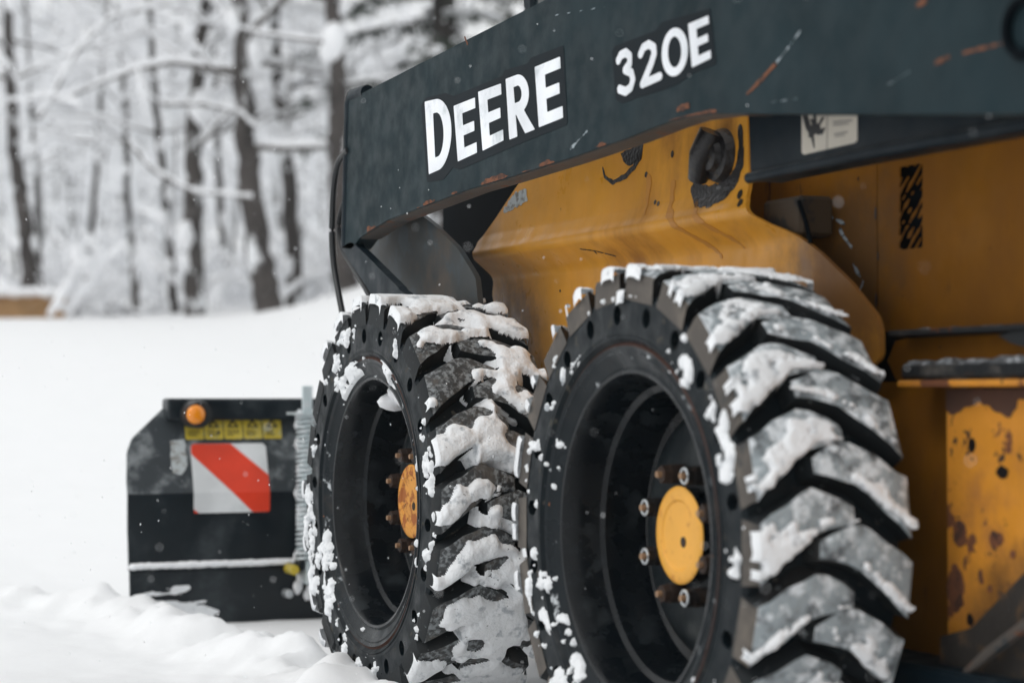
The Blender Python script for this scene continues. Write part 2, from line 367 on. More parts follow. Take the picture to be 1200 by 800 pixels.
V = np.stack([GX, GY, GZ], -1).reshape(-1, 3)
nx, ny = GX.shape
idx = np.arange(nx*ny).reshape(nx, ny)
Fq = np.stack([idx[:-1, :-1], idx[1:, :-1], idx[1:, 1:], idx[:-1, 1:]], -1).reshape(-1, 4)
me = bpy.data.meshes.new('snow_ground'); me.from_pydata(V.tolist(), [], Fq.tolist()); me.materials.append(M['ground'])
me.polygons.foreach_set('use_smooth', [True]*len(me.polygons))
link('snow_ground', me, None, kind='structure', label='snow covered ground, churned up beside the machine and rising to the wood')
def gz(x, y): return float(terrain(np.array([x]), np.array([y]))[0])

# ================================================================== SKID STEER
loader = thing('skid_steer_loader', 'dark grey and orange skid steer loader standing in snow', 'loader', (0, 0, 0))

# ---- wheels
W = .252; RT_ = .416; RB = .375
NL = 22; PITCH = 2*PI/NL
LL = [((0, 0), .046), ((.02, .014), .044), ((.045, .031), .041), ((.070, .048), .038), ((.088, .058), .034), ((.108, .059), .029), ((.132, .056), .024), ((.155, .050), .016)]
LR = [((W, 0), .045), ((W-.022, .016), .043), ((W-.048, .035), .040), ((W-.074, .055), .037), ((W-.092, .066), .033), ((W-.112, .069), .029), ((W-.135, .068), .023), ((W-.160, .064), .015)]
def lug_mesh(name, S, mats, rnd):
    cs = np.array([p for p, _ in S]); hw = np.array([h for _, h in S]); k = len(S)
    sg = 1 if cs[-1, 0] > cs[0, 0] else -1
    rings = []
    for lvl, (r, ins) in enumerate(((RB-.004, -.006), (RT_-.009, 0), (RT_-.003, .0025), (RT_, .010))):
        up = []; dn = []
        for i in range(k):
            u, s0 = cs[i]; uu = u+(sg*ins*1.0 if i == 0 else (-sg*ins if i == k-1 else 0))
            if i == 0: uu = u+sg*max(ins, -.001)+(0 if lvl else sg*0.0)
            h = hw[i]-ins
            j = rnd.uniform(-.0032, .0032)
            dr = rnd.uniform(-.0022, .0004)*(lvl > 0)-.004*(max(0, abs(u-W/2)/(W/2)-.55)/.45)**2; up.append((uu, s0+h+j, r+dr)); dn.append((uu, s0-h-j*.6, r+dr*1.3))
        rings.append(dn+up[::-1])
    V = []; n = 2*k
    for rg in rings:
        for u, s0, r in rg:
            a = s0/RT_; V.append((u, -r*math.cos(a), r*math.sin(a)))
    mb = MB(); F = []; mi = []
    mb.add(V, [])
    for l in range(3):
        for j in range(n):
            f = (l*n+j, l*n+(j+1) % n, (l+1)*n+(j+1) % n, (l+1)*n+j)
            mb.f.append(f if sg > 0 else f[::-1]); mb.m.append((2 if j == n-1 else 1) if l < 2 else 0)
    t0 = 3*n
    for i in range(k-1):
        f = (t0+i, t0+i+1, t0+n-2-i, t0+n-1-i)
        mb.f.append(f if sg > 0 else f[::-1]); mb.m.append(0)
    me = mb.mesh(name, mats, 35); fixn(me); return me

def inlug(S, TH, Uu):
    """signed-ish height field of one lug row: 1 on the lug, 0 in the groove"""
    s = (TH % PITCH)*RT_
    best = np.full(TH.shape, 1e9)
    P = np.array([p for p, _ in S]); h = np.array([q for _, q in S])
    for off in (-1, 0, 1):
        d = sd_line([(p[0], p[1]+off*PITCH*RT_) for p in P], h-.002, Uu, s)
        best = np.minimum(best, d)
    return best
def across(S, TH, Uu):
    s_ = (TH % PITCH)*RT_; us = np.array([p[0] for p, _ in S]); o = np.argsort(us)
    c_ = np.interp(Uu, us[o], np.array([p[1] for p, _ in S])[o]); h = np.interp(Uu, us[o], np.array([q for _, q in S])[o]); L_ = PITCH*RT_
    d = (s_-c_+L_/2) % L_-L_/2
    return d/h
def blur(A, k0, k1):
    def g(k): x = np.arange(-3*k, 3*k+1); e = np.exp(-x**2/(2*k*k)); return e/e.sum()
    e = g(k0); A = sum(np.roll(A, i-len(e)//2, 0)*e[i] for i in range(len(e)))
    e = g(k1); B = np.pad(A, ((0, 0), (len(e)//2,)*2), mode='edge')
    return sum(B[:, i:i+A.shape[1]]*e[i] for i in range(len(e)))
PH = .5*PITCH
def snow_crust(c, heavy, parent):
    nT, nU = 1500, 132
    th = np.arange(nT)*2*PI/nT; uu = lin(-.006, W+.004, nU); TH, UU = np.meshgrid(th, uu, indexing='ij')
    dl = np.minimum(inlug(LL, TH-PH0, UU), inlug(LR, TH-PH0+PH, UU))
    H = np.where(dl < 0, RT_, RB+.0)
    P = np.stack([UU, -RT_*np.cos(TH), RT_*np.sin(TH)], -1)+np.array(c)
    n1 = vnoise(P, 11, 31, 3); n2 = vnoise(P, 55, 7, 3); n3 = vnoise(P, 26, 12, 2)
    dL = inlug(LL, TH-PH0, UU); dR = inlug(LR, TH-PH0+PH, UU)
    tt = np.where(dL < dR, across(LL, TH-PH0, UU), across(LR, TH-PH0+PH, UU))
    if heavy:
        Hb = blur(H, 16, 7)
        n0 = vnoise(P, 7, 51, 2)
        m = (n0-.5)*.9+(n1-.5)*1.0+(n3-.5)*.7+(n2-.5)*.22+.13
        m = m+.34*np.clip(np.sin(TH), 0, 1)**2+.12*(tt < 0)*(dl < 0)-.10*(tt > .35)*(dl < 0)
        pen = np.clip((dl+.009)/.006, 0, 1)
        m = m-1.3*np.clip((.080-UU)/.05, 0, 1)*pen
        m = m-.75*np.clip((UU-.175)/.05, 0, 1)*pen
        Rr = Hb-.010+np.clip(m, -.3, .40)*.085+(n2-.5)*.005*(m > 0)
        Rr = np.minimum(Rr, RT_+.003+.020*np.clip(m, 0, .5)+(n2-.5)*.004)
        Rr = np.where(m < -.04, Rr-.012, Rr)
    else:
        Hb = blur(H, 5, 3)
        m = (n1-.52)*1.3+(n2-.5)*.9+(n3-.5)*.5-.10
        m = m+.30*np.exp(-((tt+.62)/.30)**2)+.10*(UU < .05)-.10*np.clip((UU-.19)/.06, 0, 1)+.10*np.clip(np.sin(TH), 0, 1)-.12*(tt > .2)
        Rr = Hb+np.clip(m, -.3, .26)*.024-.001
        pen = np.clip((dl+.0065)/.004, 0, 1); Rr = Rr*(1-pen)+pen*(RB-.004+.034*np.clip(n1+(n3-.5)*.5-.60, -.2, 1))
    if heavy: Rr = blur(Rr, 3, 1)
    Rr[:, 0] -= .02; Rr[:, -1] -= .02
    vis = Rr > H+(.0015 if heavy else .0004)
    keep = vis[:, :-1] | vis[:, 1:]; keep = keep | np.roll(keep, -1, 0)
    V = np.stack([UU+c[0], c[1]-Rr*np.cos(TH), c[2]+Rr*np.sin(TH)], -1).reshape(-1, 3)
    idx = np.arange(nT*nU).reshape(nT, nU)
    nxt = np.roll(idx, -1, 0)
    Fq = np.stack([idx[:, :-1], idx[:, 1:], nxt[:, 1:], nxt[:, :-1]], -1)[keep]
    use = np.zeros(nT*nU, bool); use[Fq.ravel()] = True; mp = np.cumsum(use)-1
    me = bpy.data.meshes.new('packed_snow'); me.from_pydata(V[use].tolist(), [], mp[Fq].tolist()); me.materials.append(M['crust'])
    me.polygons.foreach_set('use_smooth', [True]*len(me.polygons))
    link('packed_snow', me, parent, kind='stuff', label='wet snow packed between the tread lugs' if heavy else 'thin snow sticking to the tread lugs')
PH0 = 0.0

def hexa(mb, cx, cy, cz, x0, x1, r, n=6, mi=0, a=0.3):
    V = [(x, cy+r*math.cos(a+i*2*PI/n), cz+r*math.sin(a+i*2*PI/n)) for x in (x0, x1) for i in range(n)]
    mb.add(V, [tuple(range(n)), tuple(range(2*n-1, n-1, -1))]+[(i, i+n, (i+1) % n+n, (i+1) % n) for i in range(n)], mi)
def nut_mesh(name, ring):
    mb = MB()
    hexa(mb, 0, 0, 0, .040, .008, .0155, 20, 0)          # flared sleeve
    hexa(mb, 0, 0, 0, .010, -.004, .0145, 6, 0)
    if ring:
        t = np.arange(21)*2*PI/20
        mb.tube([(-.0045, .0115*math.cos(a), .0115*math.sin(a)) for a in t], .0022, 6, 2, False)
    hexa(mb, 0, 0, 0, -.003, -.012, .0052, 12, 1)
    me = mb.mesh(name, [M['nut'] if ring else M['nutrust'], M['stud'], M['steel']], 35); fixn(me); return me
rnd = random.Random(4)

def make_wheel(cy, heavy, label):
    c = (0, cy, RT_)
    # rim is the wheel itself; everything else a piece of it
    prof = [(.003, .302), (.006, .298), (.001, .295), (.004, .288), (.0025, .285), (.007, .279), (.010, .272), (.015, .262), (.012, .257), (.013, .252), (.020, .248),
            (.050, .243), (.075, .236), (.080, .226), (.150, .215), (.158, .205), (.142, .190), (.132, .165), (.126, .120), (.124, .076), (.0986, .074), (.0986, .0001)]
    mi = [3, 3, 1, 1, 1, 1, 1, 1, 0, 0, 0, 0, 0, 0, 0, 0, 2, 2, 2, 0, 0]
    wh = MB().lathe(prof, c, 120, mi).build('wheel', [M['rim'], M['flangegrey'], M['disc'], M['groove']], loader, 30, label=label)
    # tyre carcass with the sidewall holes cut through
    mb = MB()
    mb.lathe([(.004, .300), (0.0, .304), (-.003, .306), (-.003, .309), (-.0005, .311), (-.002, .316), (-.001, .320)], c, 132)
    mb.lathe([(0.0, .366), (.004, .376), (.02, .378), (W-.02, .378), (W-.004, .376), (W, .366), (W, .30)], c, 132)
    NS = NL; m_ = 16
    def sector(k):
        a0 = k*2*PI/NS+.06; a1 = a0+2*PI/NS; am = (a0+a1)/2
        out = [(a0+(a1-a0)*i/4, .320) for i in range(5)]+[(a1, .335), (a1, .351)]+[(a1-(a1-a0)*i/4, .366) for i in range(5)]+[(a0, .351), (a0, .335)]
        n = len(out); hole = []
        for a, r in out:
            dx = (a-am)*.343; dy = r-.343; q = math.atan2(dy, dx)
            hole.append((am+.0135*math.cos(q)/.343*.95, .343+.0165*math.sin(q)))
        def P(a, r, x): return (x, cy-r*math.cos(a), RT_+r*math.sin(a))
        V = [P(a, r, -.001 if r < .36 else 0.0) for a, r in out]+[P(a, r, 0.0) for a, r in hole]+[P(a, r, .05) for a, r in hole]
        F = [(i, (i+1) % n, n+(i+1) % n, n+i) for i in range(n)]+[(n+i, n+(i+1) % n, 2*n+(i+1) % n, 2*n+i) for i in range(n)]+[tuple(range(2*n, 3*n))]
        mb.add(V, F)
    for k in range(NS): sector(k)
    ty = mb.build('tyre', M['rubber'], wh, 40)
    top = M['lugwet'] if heavy else M['frost']
    for S, ph in ((LL, PH0), (LR, PH0-PH)):
        mes = [lug_mesh('tread_lug', S, [top, M['lugside'], M['lugside'] if heavy else M['lugend']], random.Random(5+v)) for v in range(5)]
        for k in range(NL):
            o = link('tread_lug', mes[(k*3+k//4) % 5], wh); o.location = c; o.rotation_euler = (-(ph+k*PITCH), 0, 0)
    cap = MB().lathe([(.0985, .0765), (.0975, .0765), (.096, .0745), (.0945, .070), (.0945, .056), (.0975, .052), (.0985, .02), (.0985, .0001)], c, 64)
    hb = cap.build('hub_cap', M['hubrust'] if heavy else M['hub'], wh, 35)
    pl = MB(); hexa(pl, 0, cy+.012*-1, RT_-.010, .0975, .099, .0085, 14); o = pl.build('hub_plug', M['nutrust'], wh, 30); fixn(o.data)
    for k in range(8):
        a = R(22.5+45*k)
        ring = (not heavy) and k in (1, 3, 4, 6)
        o = link('wheel_nut', NUT_RING if ring else NUT_RUST, wh)
        o.location = (.090, cy-.1016*math.cos(a), RT_+.1016*math.sin(a)); o.rotation_euler = (rnd.uniform(0, 1), 0, 0)
    snow_crust(c, heavy, wh)
    return wh
NUT_RING = nut_mesh('wheel_nut', True); NUT_RUST = nut_mesh('wheel_nut', False)
WB = 1.1693
rear = make_wheel(0, False, 'rear wheel with clean orange hub cap and frosted tread')
front = make_wheel(WB, True, 'front wheel with rusty hub cap and snow packed tread')

# clumps of snow sticking to side walls, rims and between lugs
def clump(mb, c, r, seed, sq=(1, 1, 1), n=10):
    th = np.arange(n)*2*PI/n; ph = lin(-PI/2, PI/2, n//2+2)
    PHI, T = np.meshgrid(ph, th, indexing='ij')
    D = np.stack([np.cos(PHI)*np.cos(T), np.cos(PHI)*np.sin(T), np.sin(PHI)], -1)
    rr = r*(.65+.75*vnoise(D+seed*3.7, 1.6, seed, 2))
    Vv = np.array(c)+D*rr[..., None]*np.array(sq); k = len(ph)
    mb.add(Vv.reshape(-1, 3), [(i*n+j, i*n+(j+1) % n, (i+1)*n+(j+1) % n, (i+1)*n+j) for i in range(k-1) for j in range(n)])
def wall_snow(cy, wh, heavy, seed):
    """crust on the side wall, thickest where bias says so; angles 0 = rear, 90 = top, 180 = front"""
    nT, nR = 1100, 60
    th = np.arange(nT)*2*PI/nT; rr_ = lin(.262, .405, nR); TH, RR = np.meshgrid(th, rr_, indexing='ij')
    P = np.stack([RR*0, cy-RR*np.cos(TH), RT_+RR*np.sin(TH)], -1)
    Q = np.stack([RR*2.0, TH*.22, RR*0], -1)+seed
    n1 = vnoise(P, 15, seed, 3); n2 = vnoise(P, 60, seed+3, 3)
    D = np.degrees(TH)
    def lobe(c, w_): d = (D-c+180) % 360-180; return np.exp(-(d/w_)**2)
    if heavy:
        ab = .06*lobe(200, 35)+.03*lobe(250, 40)+.045*lobe(0, 60)+.05*lobe(95, 30)
        rb = -.30*np.clip((RR-.375)/.02, 0, 1)*(1-lobe(205, 45))-.12*((RR > .305) & (RR < .335))*(1-lobe(205, 60))+.05*(np.abs(RR-.306) < .012)
        thr = .672
    else:
        ab = .08*lobe(185, 35)+.05*lobe(235, 40)+.06*lobe(125, 25)-.02*lobe(0, 60)+.01*lobe(80, 25)
        rb = -.30*np.clip((RR-.372)/.01, 0, 1)-.10*(RR < .318)
        thr = .672
    rb = rb-.5*(np.abs(RR-.262) < .006)-.3*(RR < .268)
    m = n1*.75+.125+(n2-.5)*.65+ab+rb-thr
    base = np.interp(RR, [.262, .272, .285, .294, .297, .302, .306, .32, .41], [.014, .009, .003, .0, .004, .002, -.001, -.002, -.002])
    h = np.clip(m*.06, -.004, .006 if heavy else .004)
    X = base-h-.0005
    keep = (m[:, :-1] > 0) | (m[:, 1:] > 0); keep = keep | np.roll(keep, -1, 0)
    X = np.where(m < 0, base+.003, X)
    Vv = np.stack([X, P[..., 1], P[..., 2]], -1).reshape(-1, 3)
    idx = np.arange(nT*nR).reshape(nT, nR); nxt = np.roll(idx, -1, 0)
    Fq = np.stack([idx[:, :-1], idx[:, 1:], nxt[:, 1:], nxt[:, :-1]], -1)[keep]
    use = np.zeros(nT*nR, bool); use[Fq.ravel()] = True; mp = np.cumsum(use)-1
    me = bpy.data.meshes.new('sidewall_snow'); me.from_pydata(Vv[use].tolist(), [], mp[Fq].tolist()); me.materials.append(M['crust'])
    me.polygons.foreach_set('use_smooth', [True]*len(me.polygons))
    link('sidewall_snow', me, wh, kind='stuff', label='snow stuck to the tyre side wall')
wall_snow(0, rear, False, 2); wall_snow(WB, front, True, 3)
mb = MB()
for k in range(26):
    rr = random.Random(k); a = R(rr.uniform(70, 100)); r = rr.uniform(.205, .235)
    clump(mb, (rr.uniform(.07, .14), WB-r*math.cos(a), RT_+r*math.sin(a)), rr.uniform(.012, .028), k, (1.2, 1, .7), 10)
mb.build('snow_in_rim', M['snow'], front, 60, kind='stuff', label='snow blown into the top of the rim')

# ---- lift arm
XB = .10
def AB(px, py): return yz(px, py, XB)
tl = AB(421, 111); t2 = AB(610, 15); sl = (t2[1]-tl[1])/(t2[0]-tl[0])
y_end = -1.35
arm_out = [tl, t2, (-.35, t2[1]+sl*(-.35-t2[0])), (-.6, 1.33), (y_end, 1.30), (y_end, .92), AB(1200, 134), AB(1010, 134), AB(872, 133), AB(838, 133), AB(800, 138), AB(773, 147), AB(730, 164), AB(660, 188), AB(590, 210), AB(546, 223),
           AB(454, 258), AB(421, 279), AB(412, 292), AB(399, 290), AB(405, 118), AB(410, 111)]
# (front edge in order)
xs = np.unique(np.concatenate([lin(-1.36, 1.62, 150)])); ysv = lin(.9, 1.42, 60)
arm = sheet(lambda X, Y: sd_poly(arm_out, X, Y), xs, ysv, lambda a, b: (XB, a, b), (.046, 0, 0)).build('lift_arm', [M['boom']], loader, 30)
fl_pts = [AB(872, 133), AB(838, 133), AB(800, 138), AB(773, 147), AB(730, 164), AB(660, 188), AB(590, 210), AB(546, 223), AB(454, 258), AB(421, 279)]
mb = MB()
V = []; 
for y, z in fl_pts:
    V += [(XB+.004, y, z-.0015), (XB+.050, y, z-.0015), (XB+.050, y, z+.010), (XB+.004, y, z+.006)]
F = [(4*i+a, 4*i+(a+1) % 4, 4*i+4+(a+1) % 4, 4*i+4+a) for i in range(len(fl_pts)-1) for a in range(4)]
mb.add(V, F); o = mb.build('arm_flange', M['flange'], arm, 0); fixn(o.data)
# front rim bar
e0 = AB(403, 288); e1 = AB(408, 116); e2 = AB(424, 108)
mb = MB(); mb.tube([(XB+.012, e0[0]+.004, e0[1]), (XB+.012, e1[0]+.01, e1[1]-.01), (XB+.012, e1[0]-.005, e1[1]+.006), (XB+.014, e2[0], e2[1])], .017, 12)
mb.build('arm_end_bead', M['boomdark'], arm, 50)
# knee below the front of the arm
knee = [AB(399, 290), AB(412, 283), AB(430, 300), AB(482, 352), AB(440, 352)]
plate(knee, XB, .02, 'knee_edge', M['boomdark'], arm, 24)
def K(px, py): return yz(px, py, .19)
kn = [K(404, 292), K(430, 262), K(478, 240), K(505, 262), K(530, 290), K(548, 325), K(552, 380), K(470, 380)]
xk, yk = box2(kn, .01, 40); yc = K(470, 300)
o = sheet(lambda X, Y: sd_poly(kn, X, Y), xk, yk, lambda a, b: (.19+.12*(a-yc[0])**2, a, b), (.012, 0, 0)).build('knee_plate', mat('knee_paint', (.03, .035, .036), .55, layers=(((.085, .07, .058), 5, .45, .6, ONE, .7, 0), ((.03, .045, .055), 8, .5, .6, ONE, .5, 0)), bump=((40, .1, .003),)), arm, 40)

# rust chipping along the lower edge, scuffs
low = fl_pts[:0:-1]
def edge_f(X, Y):
    P = np.stack([X, Y, X*0], -1)
    return np.maximum(sd_line(low, .006, X, Y)+(vnoise(P, 14, 2, 4)-.42)*.05, sd_poly(arm_out, X, Y)+.001)
decal(edge_f, (-.2, 1.45, .95, 1.07), XB, 'rust_edge', M['rust'], arm, 420, .0008, kind='stuff')
def scratch(pts, r, m, name='scratch', x=XB, par=None, edge=.004):
    q = [yz(a, b, x) for a, b in pts]; A = np.array(q); rr_ = np.array(r)
    decal(lambda X, Y: sd_line(q, r, X, Y), (A[:, 0].min()-.01, A[:, 0].max()+.01, A[:, 1].min()-.01, A[:, 1].max()+.01), x, name, m, par or arm, 60, .0009, edge)
scratch([(876, 110), (893, 93), (910, 74)], [.0022, .0035, .0025], M['rust'])
scratch([(910, 74), (925, 55), (938, 37)], [.0022, .001, .0006], M['scuff'])
scratch([(1098, 74), (1112, 67)], .003, M['rust']); scratch([(1130, 62), (1180, 50)], [.0022, .0012], M['rust'])
scratch([(1076, 6), (1085, 2)], .004, M['rust']); 
scratch([(795, 128), (806, 125)], .004, M['rust'], edge=.012)
scratch([(669, 174), (680, 163), (688, 154)], [.003, .0012, .0006], M['scuff'], edge=.008)
scratch([(640, 20), (710, 8)], .0008, M['scuff'], edge=.001)
scratch([(545, 44), (548, 52)], .002, M['rust'])
for sx, sy, ln, sl_ in ( (1040, 100, 26, -.6), (905, 120, 30, -.15)):
    scratch([(sx, sy), (sx+ln, sy+ln*sl_)], [.0007, .0004], M['scuff'], edge=.0012)
pb = U(1203, 32, 'x', XB)
mb = MB(); mb.lathe([(-.004, .040), (-.010, .036), (-.010, .028), (.02, .026), (.02, .0001)], (XB, pb[1], pb[2]), 40); mb.build('pivot_bore', M['black'], arm, 30)

# lettering
def letter_field(ch):
    def ell(u, v, cx, cy, a, b): return (np.sqrt(((u-cx)/a)**2+((v-cy)/b)**2)-1)*min(a, b)
    def bx(u, v, x0, x1, y0, y1): return np.maximum(np.maximum(x0-u, u-x1), np.maximum(y0-v, v-y1))
    mn, mxx = np.minimum, np.maximum
    if ch == 'D':
        return lambda u, v: mxx(mn(bx(u, v, 0, .46, 0, 1), mxx(ell(u, v, .42, .5, .58, .5), .42-u)),
                                -mn(bx(u, v, .30, .44, .19, .81), mxx(ell(u, v, .42, .5, .27, .31), .42-u)))
    if ch == 'E':
        return lambda u, v: mn(mn(bx(u, v, 0, .37, 0, 1), bx(u, v, 0, .98, 0, .19)), mn(bx(u, v, 0, .98, .81, 1), bx(u, v, 0, .90, .41, .59)))
    if ch == 'R':
        return lambda u, v: mn(mn(bx(u, v, 0, .33, 0, 1), mxx(mn(bx(u, v, 0, .5, .36, 1), mxx(ell(u, v, .5, .68, .48, .32), .5-u)), -mn(bx(u, v, .33, .5, .55, .82), mxx(ell(u, v, .5, .685, .17, .135), .5-u)))),
                               sd_poly([(.30, .42), (.62, .46), (1.05, 0), (.66, 0)], u, v))
    if ch == '0':
        return lambda u, v: mxx(ell(u, v, .5, .5, .52, .52), -ell(u, v, .5, .5, .27, .335))
    P = {'3': [(.10, .80), (.26, .89), (.55, .905), (.76, .80), (.74, .64), (.46, .545), (.80, .43), (.87, .27), (.72, .12), (.42, .085), (.08, .19)],
         '2': [(.10, .76), (.26, .88), (.55, .905), (.79, .80), (.79, .64), (.60, .45), (.14, .10), (.95, .10)]}[ch]
    return lambda u, v: sd_line([(a*.72, b) for a, b in P], .093, u*.72, v)
def quadmap(q, x):
    a, b, c_, d = [np.array(yz(px, py, XB)) for px, py in q]     # tl, tr, bl, br
    def f(u, v):
        p = (a*(1-u)+b*u)*v+(c_*(1-u)+d*u)*(1-v); return (x, p[0], p[1])
    return f
LET = [('D', (498, 119.5), (530, 112), (503, 204.5), (531, 192)), ('E', (532, 124.5), (558.5, 114), (537, 189.5), (560.7, 178.5)),
       ('E', (560.7, 108), (589, 97.6), (566, 177), (592, 164)), ('R', (593, 93), (619, 83), (597.4, 164), (627, 152)), ('E', (627, 79), (658.5, 66), (632, 149.5), (662, 137.5)),
       ('3', (722.5, 61), (743.5, 53), (725.5, 116), (746.5, 106.5)), ('2', (748.5, 52), (771, 43), (750.5, 105.5), (776, 94)),
       ('0', (775.5, 40), (804, 29), (778.5, 94), (808, 81.5)), ('E', (807, 28.5), (832, 18), (811.5, 79.5), (835, 68))]
def zp(pts): return [(380+a/2.286, b/2.286) for a, b in pts]
h1 = poly_yz(zp([(262, 283), (275, 266), (325, 254), (348, 262), (480, 208), (484, 194), (545, 176), (556, 160), (640, 128), (650, 330), (575, 360), (520, 382), (365, 450), (345, 444), (320, 477), (278, 484)]), XB)
h2 = poly_yz(zp([(774, 140), (780, 130), (832, 110), (890, 88), (905, 66), (1032, 30), (1048, 168), (985, 192), (950, 218), (905, 237), (850, 252), (800, 272), (784, 262)]), XB)
for h in (h1, h2):
    A = np.array(h); decal(lambda X, Y, h=h: sd_poly(h, X, Y)-.0035, (A[:, 0].min()-.01, A[:, 0].max()+.01, A[:, 1].min()-.01, A[:, 1].max()+.01), XB, 'lettering_ground', M['halo'], arm, 120, .0007)
for ch, *q in LET:
    fm0 = quadmap(q, XB-.0014); fm = (lambda u, v, g=fm0: g(.01+u*.96, v)) if ch != '0' else fm0
    o = sheet(letter_field(ch), lin(-.04, 1.08, 64), lin(-.04, 1.04, 64), fm, (.0006, 0, 0)).build('letter', M['letter'], arm, 0, label='white %s %s' % ('digit' if ch in '320' else 'letter', ch))

# hoses at the front of the arm
def hose(pts, x, r, name, m=None):
    P = np.array([U(a, b, 'x', x) for a, b in pts]); k = len(P)
    t = lin(0, k-1, 8*k); Q = []
    for tt in t:                                        # Catmull-Rom
        i = min(int(tt), k-2); f = tt-i; p0 = P[max(i-1, 0)]; p1 = P[i]; p2 = P[i+1]; p3 = P[min(i+2, k-1)]
        Q.append(.5*((2*p1)+(p2-p0)*f+(2*p0-5*p1+4*p2-p3)*f*f+(3*p1-p0-3*p2+p3)*f**3))
    mb = MB(); mb.tube(Q, r, 10); return mb.build(name, m or M['rubberhose'], loader, 60)
hose([(408, 176), (397, 190), (391, 220), (389, 270), (391, 310), (398, 350), (404, 380)], .10, .0075, 'hydraulic_hose')
hose([(404, 236), (397, 262), (401, 290), (412, 310), (424, 330), (436, 352)], .12, .0065, 'hydraulic_hose')
hose([(410, 300), (420, 320), (440, 350)], .16, .006, 'hydraulic_hose')

# ---- stepped orange side panel
PR = [(1.20, .330), (1.02, .322), (.985, .318), (.962, .309), (.950, .301), (.942, .300), (.934, .303), (.905, .336), (.895, .345), (.886, .349), (.876, .350), (.60, .352)]
PRz = np.array([p[0] for p in PR][::-1]); PRx = np.array([p[1] for p in PR][::-1])
def panelx(y, z):
    a = float(np.interp(z, PRz, PRx)); t = min(1, max(0, (y+.02)/.28)); flat = .318+.02*max(0, (.80-z)/.1)
    return a*t+(1-t)*(.5*a+.5*flat)
pan = [(yz(660, 138, .325)[0], 1.20), yz(660, 138, .325), yz(600, 223, .320), yz(556, 283, .306), yz(554, 290, .302), yz(554, 300, .301), yz(578, 323, .347), yz(577, 345, .351), (1.20, .60), (.10, .60), (-.05, .64), yz(1022, 420, .33), yz(1022, 385, .326), yz(1018, 370, .325), yz(990, 332, .322), yz(950, 294, .32), yz(925, 276, .32), yz(900, 262, .32), yz(886, 250, .32), yz(879, 232, .32), yz(874, 140, .322), (yz(874, 140, .322)[0], 1.20)]
xs = lin(-.35, 1.40, 160); ysn = np.unique(np.concatenate([lin(.6, .87, 20), lin(.87, 1.0, 40), lin(1.0, 1.21, 24)]))
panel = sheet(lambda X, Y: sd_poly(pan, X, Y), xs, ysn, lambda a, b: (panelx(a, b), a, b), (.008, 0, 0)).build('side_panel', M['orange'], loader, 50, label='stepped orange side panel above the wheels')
def pdecal(field, b, name, m, n=70, edge=0, off=.001):
    return decal(field, b, 0, name, m, panel, n, .0009, edge, fmap=lambda a, c: (panelx(a, c)-off, a, c))
def PP(px, py): return yz(px, py, .322)
# scraped corner
sc = [PP(562, 263), PP(598, 224), PP(615, 224), PP(617, 234), PP(600, 243), PP(585, 252), PP(572, 262)]
A = np.array(sc); pdecal(lambda X, Y: np.maximum(sd_poly(sc, X, Y)-.002, sd_poly(pan, X, Y)+.009), (A[:, 0].min()-.02, A[:, 0].max()+.02, A[:, 1].min()-.02, A[:, 1].max()+.02), 'scraped_patch', M['scrape'], 110, .018)
# grease marks
j = [PP(704, 192), PP(708, 207), PP(718, 214), PP(732, 207), PP(742, 196), PP(748, 184)]
A = np.array(j); pdecal(lambda X, Y: sd_line(j, [.001, .003, .004, .006, .006, .008], X, Y), (A[:, 0].min()-.02, A[:, 0].max()+.02, A[:, 1].min()-.02, A[:, 1].max()+.02), 'grease_mark', M['grease'], 90, .005)
k2 = [PP(726, 180), PP(752, 168), PP(750, 186), PP(740, 194), PP(730, 190)]
A = np.array(k2); pdecal(lambda X, Y: sd_poly(k2, X, Y)-.001, (A[:, 0].min()-.02, A[:, 0].max()+.02, A[:, 1].min()-.02, A[:, 1].max()+.02), 'grease_mark', M['grease'], 70, .008)
ring = [PP(816, 222), PP(824, 231), PP(838, 230), PP(853, 222), PP(863, 207), PP(868, 190), PP(868, 170), PP(866, 150)]
A = np.array(ring); pdecal(lambda X, Y: sd_line(ring, [.014, .020, .020, .017, .014, .011, .009, .006], X, Y), (A[:, 0].min()-.03, A[:, 0].max()+.03, A[:, 1].min()-.03, A[:, 1].max()+.03), 'grease_ring', M['grease'], 120, .010)
for q, r in (((770, 237), .005), ((774, 239), .005), ((757, 205), .005), ((787, 181), .006), ((872, 228), .008), ((876, 238), .007), ((696, 296), .0025), ((642, 340), .003)):  # first two spots paint the dark of a small square hole
    y, z = PP(*q); pdecal(lambda X, Y, y=y, z=z, r=r: np.hypot(X-y, Y-z)-r, (y-.02, y+.02, z-.02, z+.02), 'grease_hole_spot', M['grease'], 22, .004)
s_ = [PP(684, 292), PP(697, 294), PP(713, 300)]
A = np.array(s_); pdecal(lambda X, Y: sd_line(s_, .0012, X, Y), (A[:, 0].min()-.01, A[:, 0].max()+.01, A[:, 1].min()-.01, A[:, 1].max()+.01), 'scratch', M['grease'], 60, .001)
st_m = mat('rust_run', (.52, .215, .022), .5)
for q in ([(789, 215), (790, 245), (800, 262), (830, 300)], [(760, 210), (761, 250)], [(822, 240), (826, 252), (858, 290)]):
    l = [PP(*p) for p in q]; A = np.array(l)
    pdecal(lambda X, Y, l=l: sd_line(l, [.009]+[.007]*(len(l)-2)+[.003], X, Y), (A[:, 0].min()-.01, A[:, 0].max()+.01, A[:, 1].min()-.01, A[:, 1].max()+.01), 'rust_run', st_m, 60, .012)
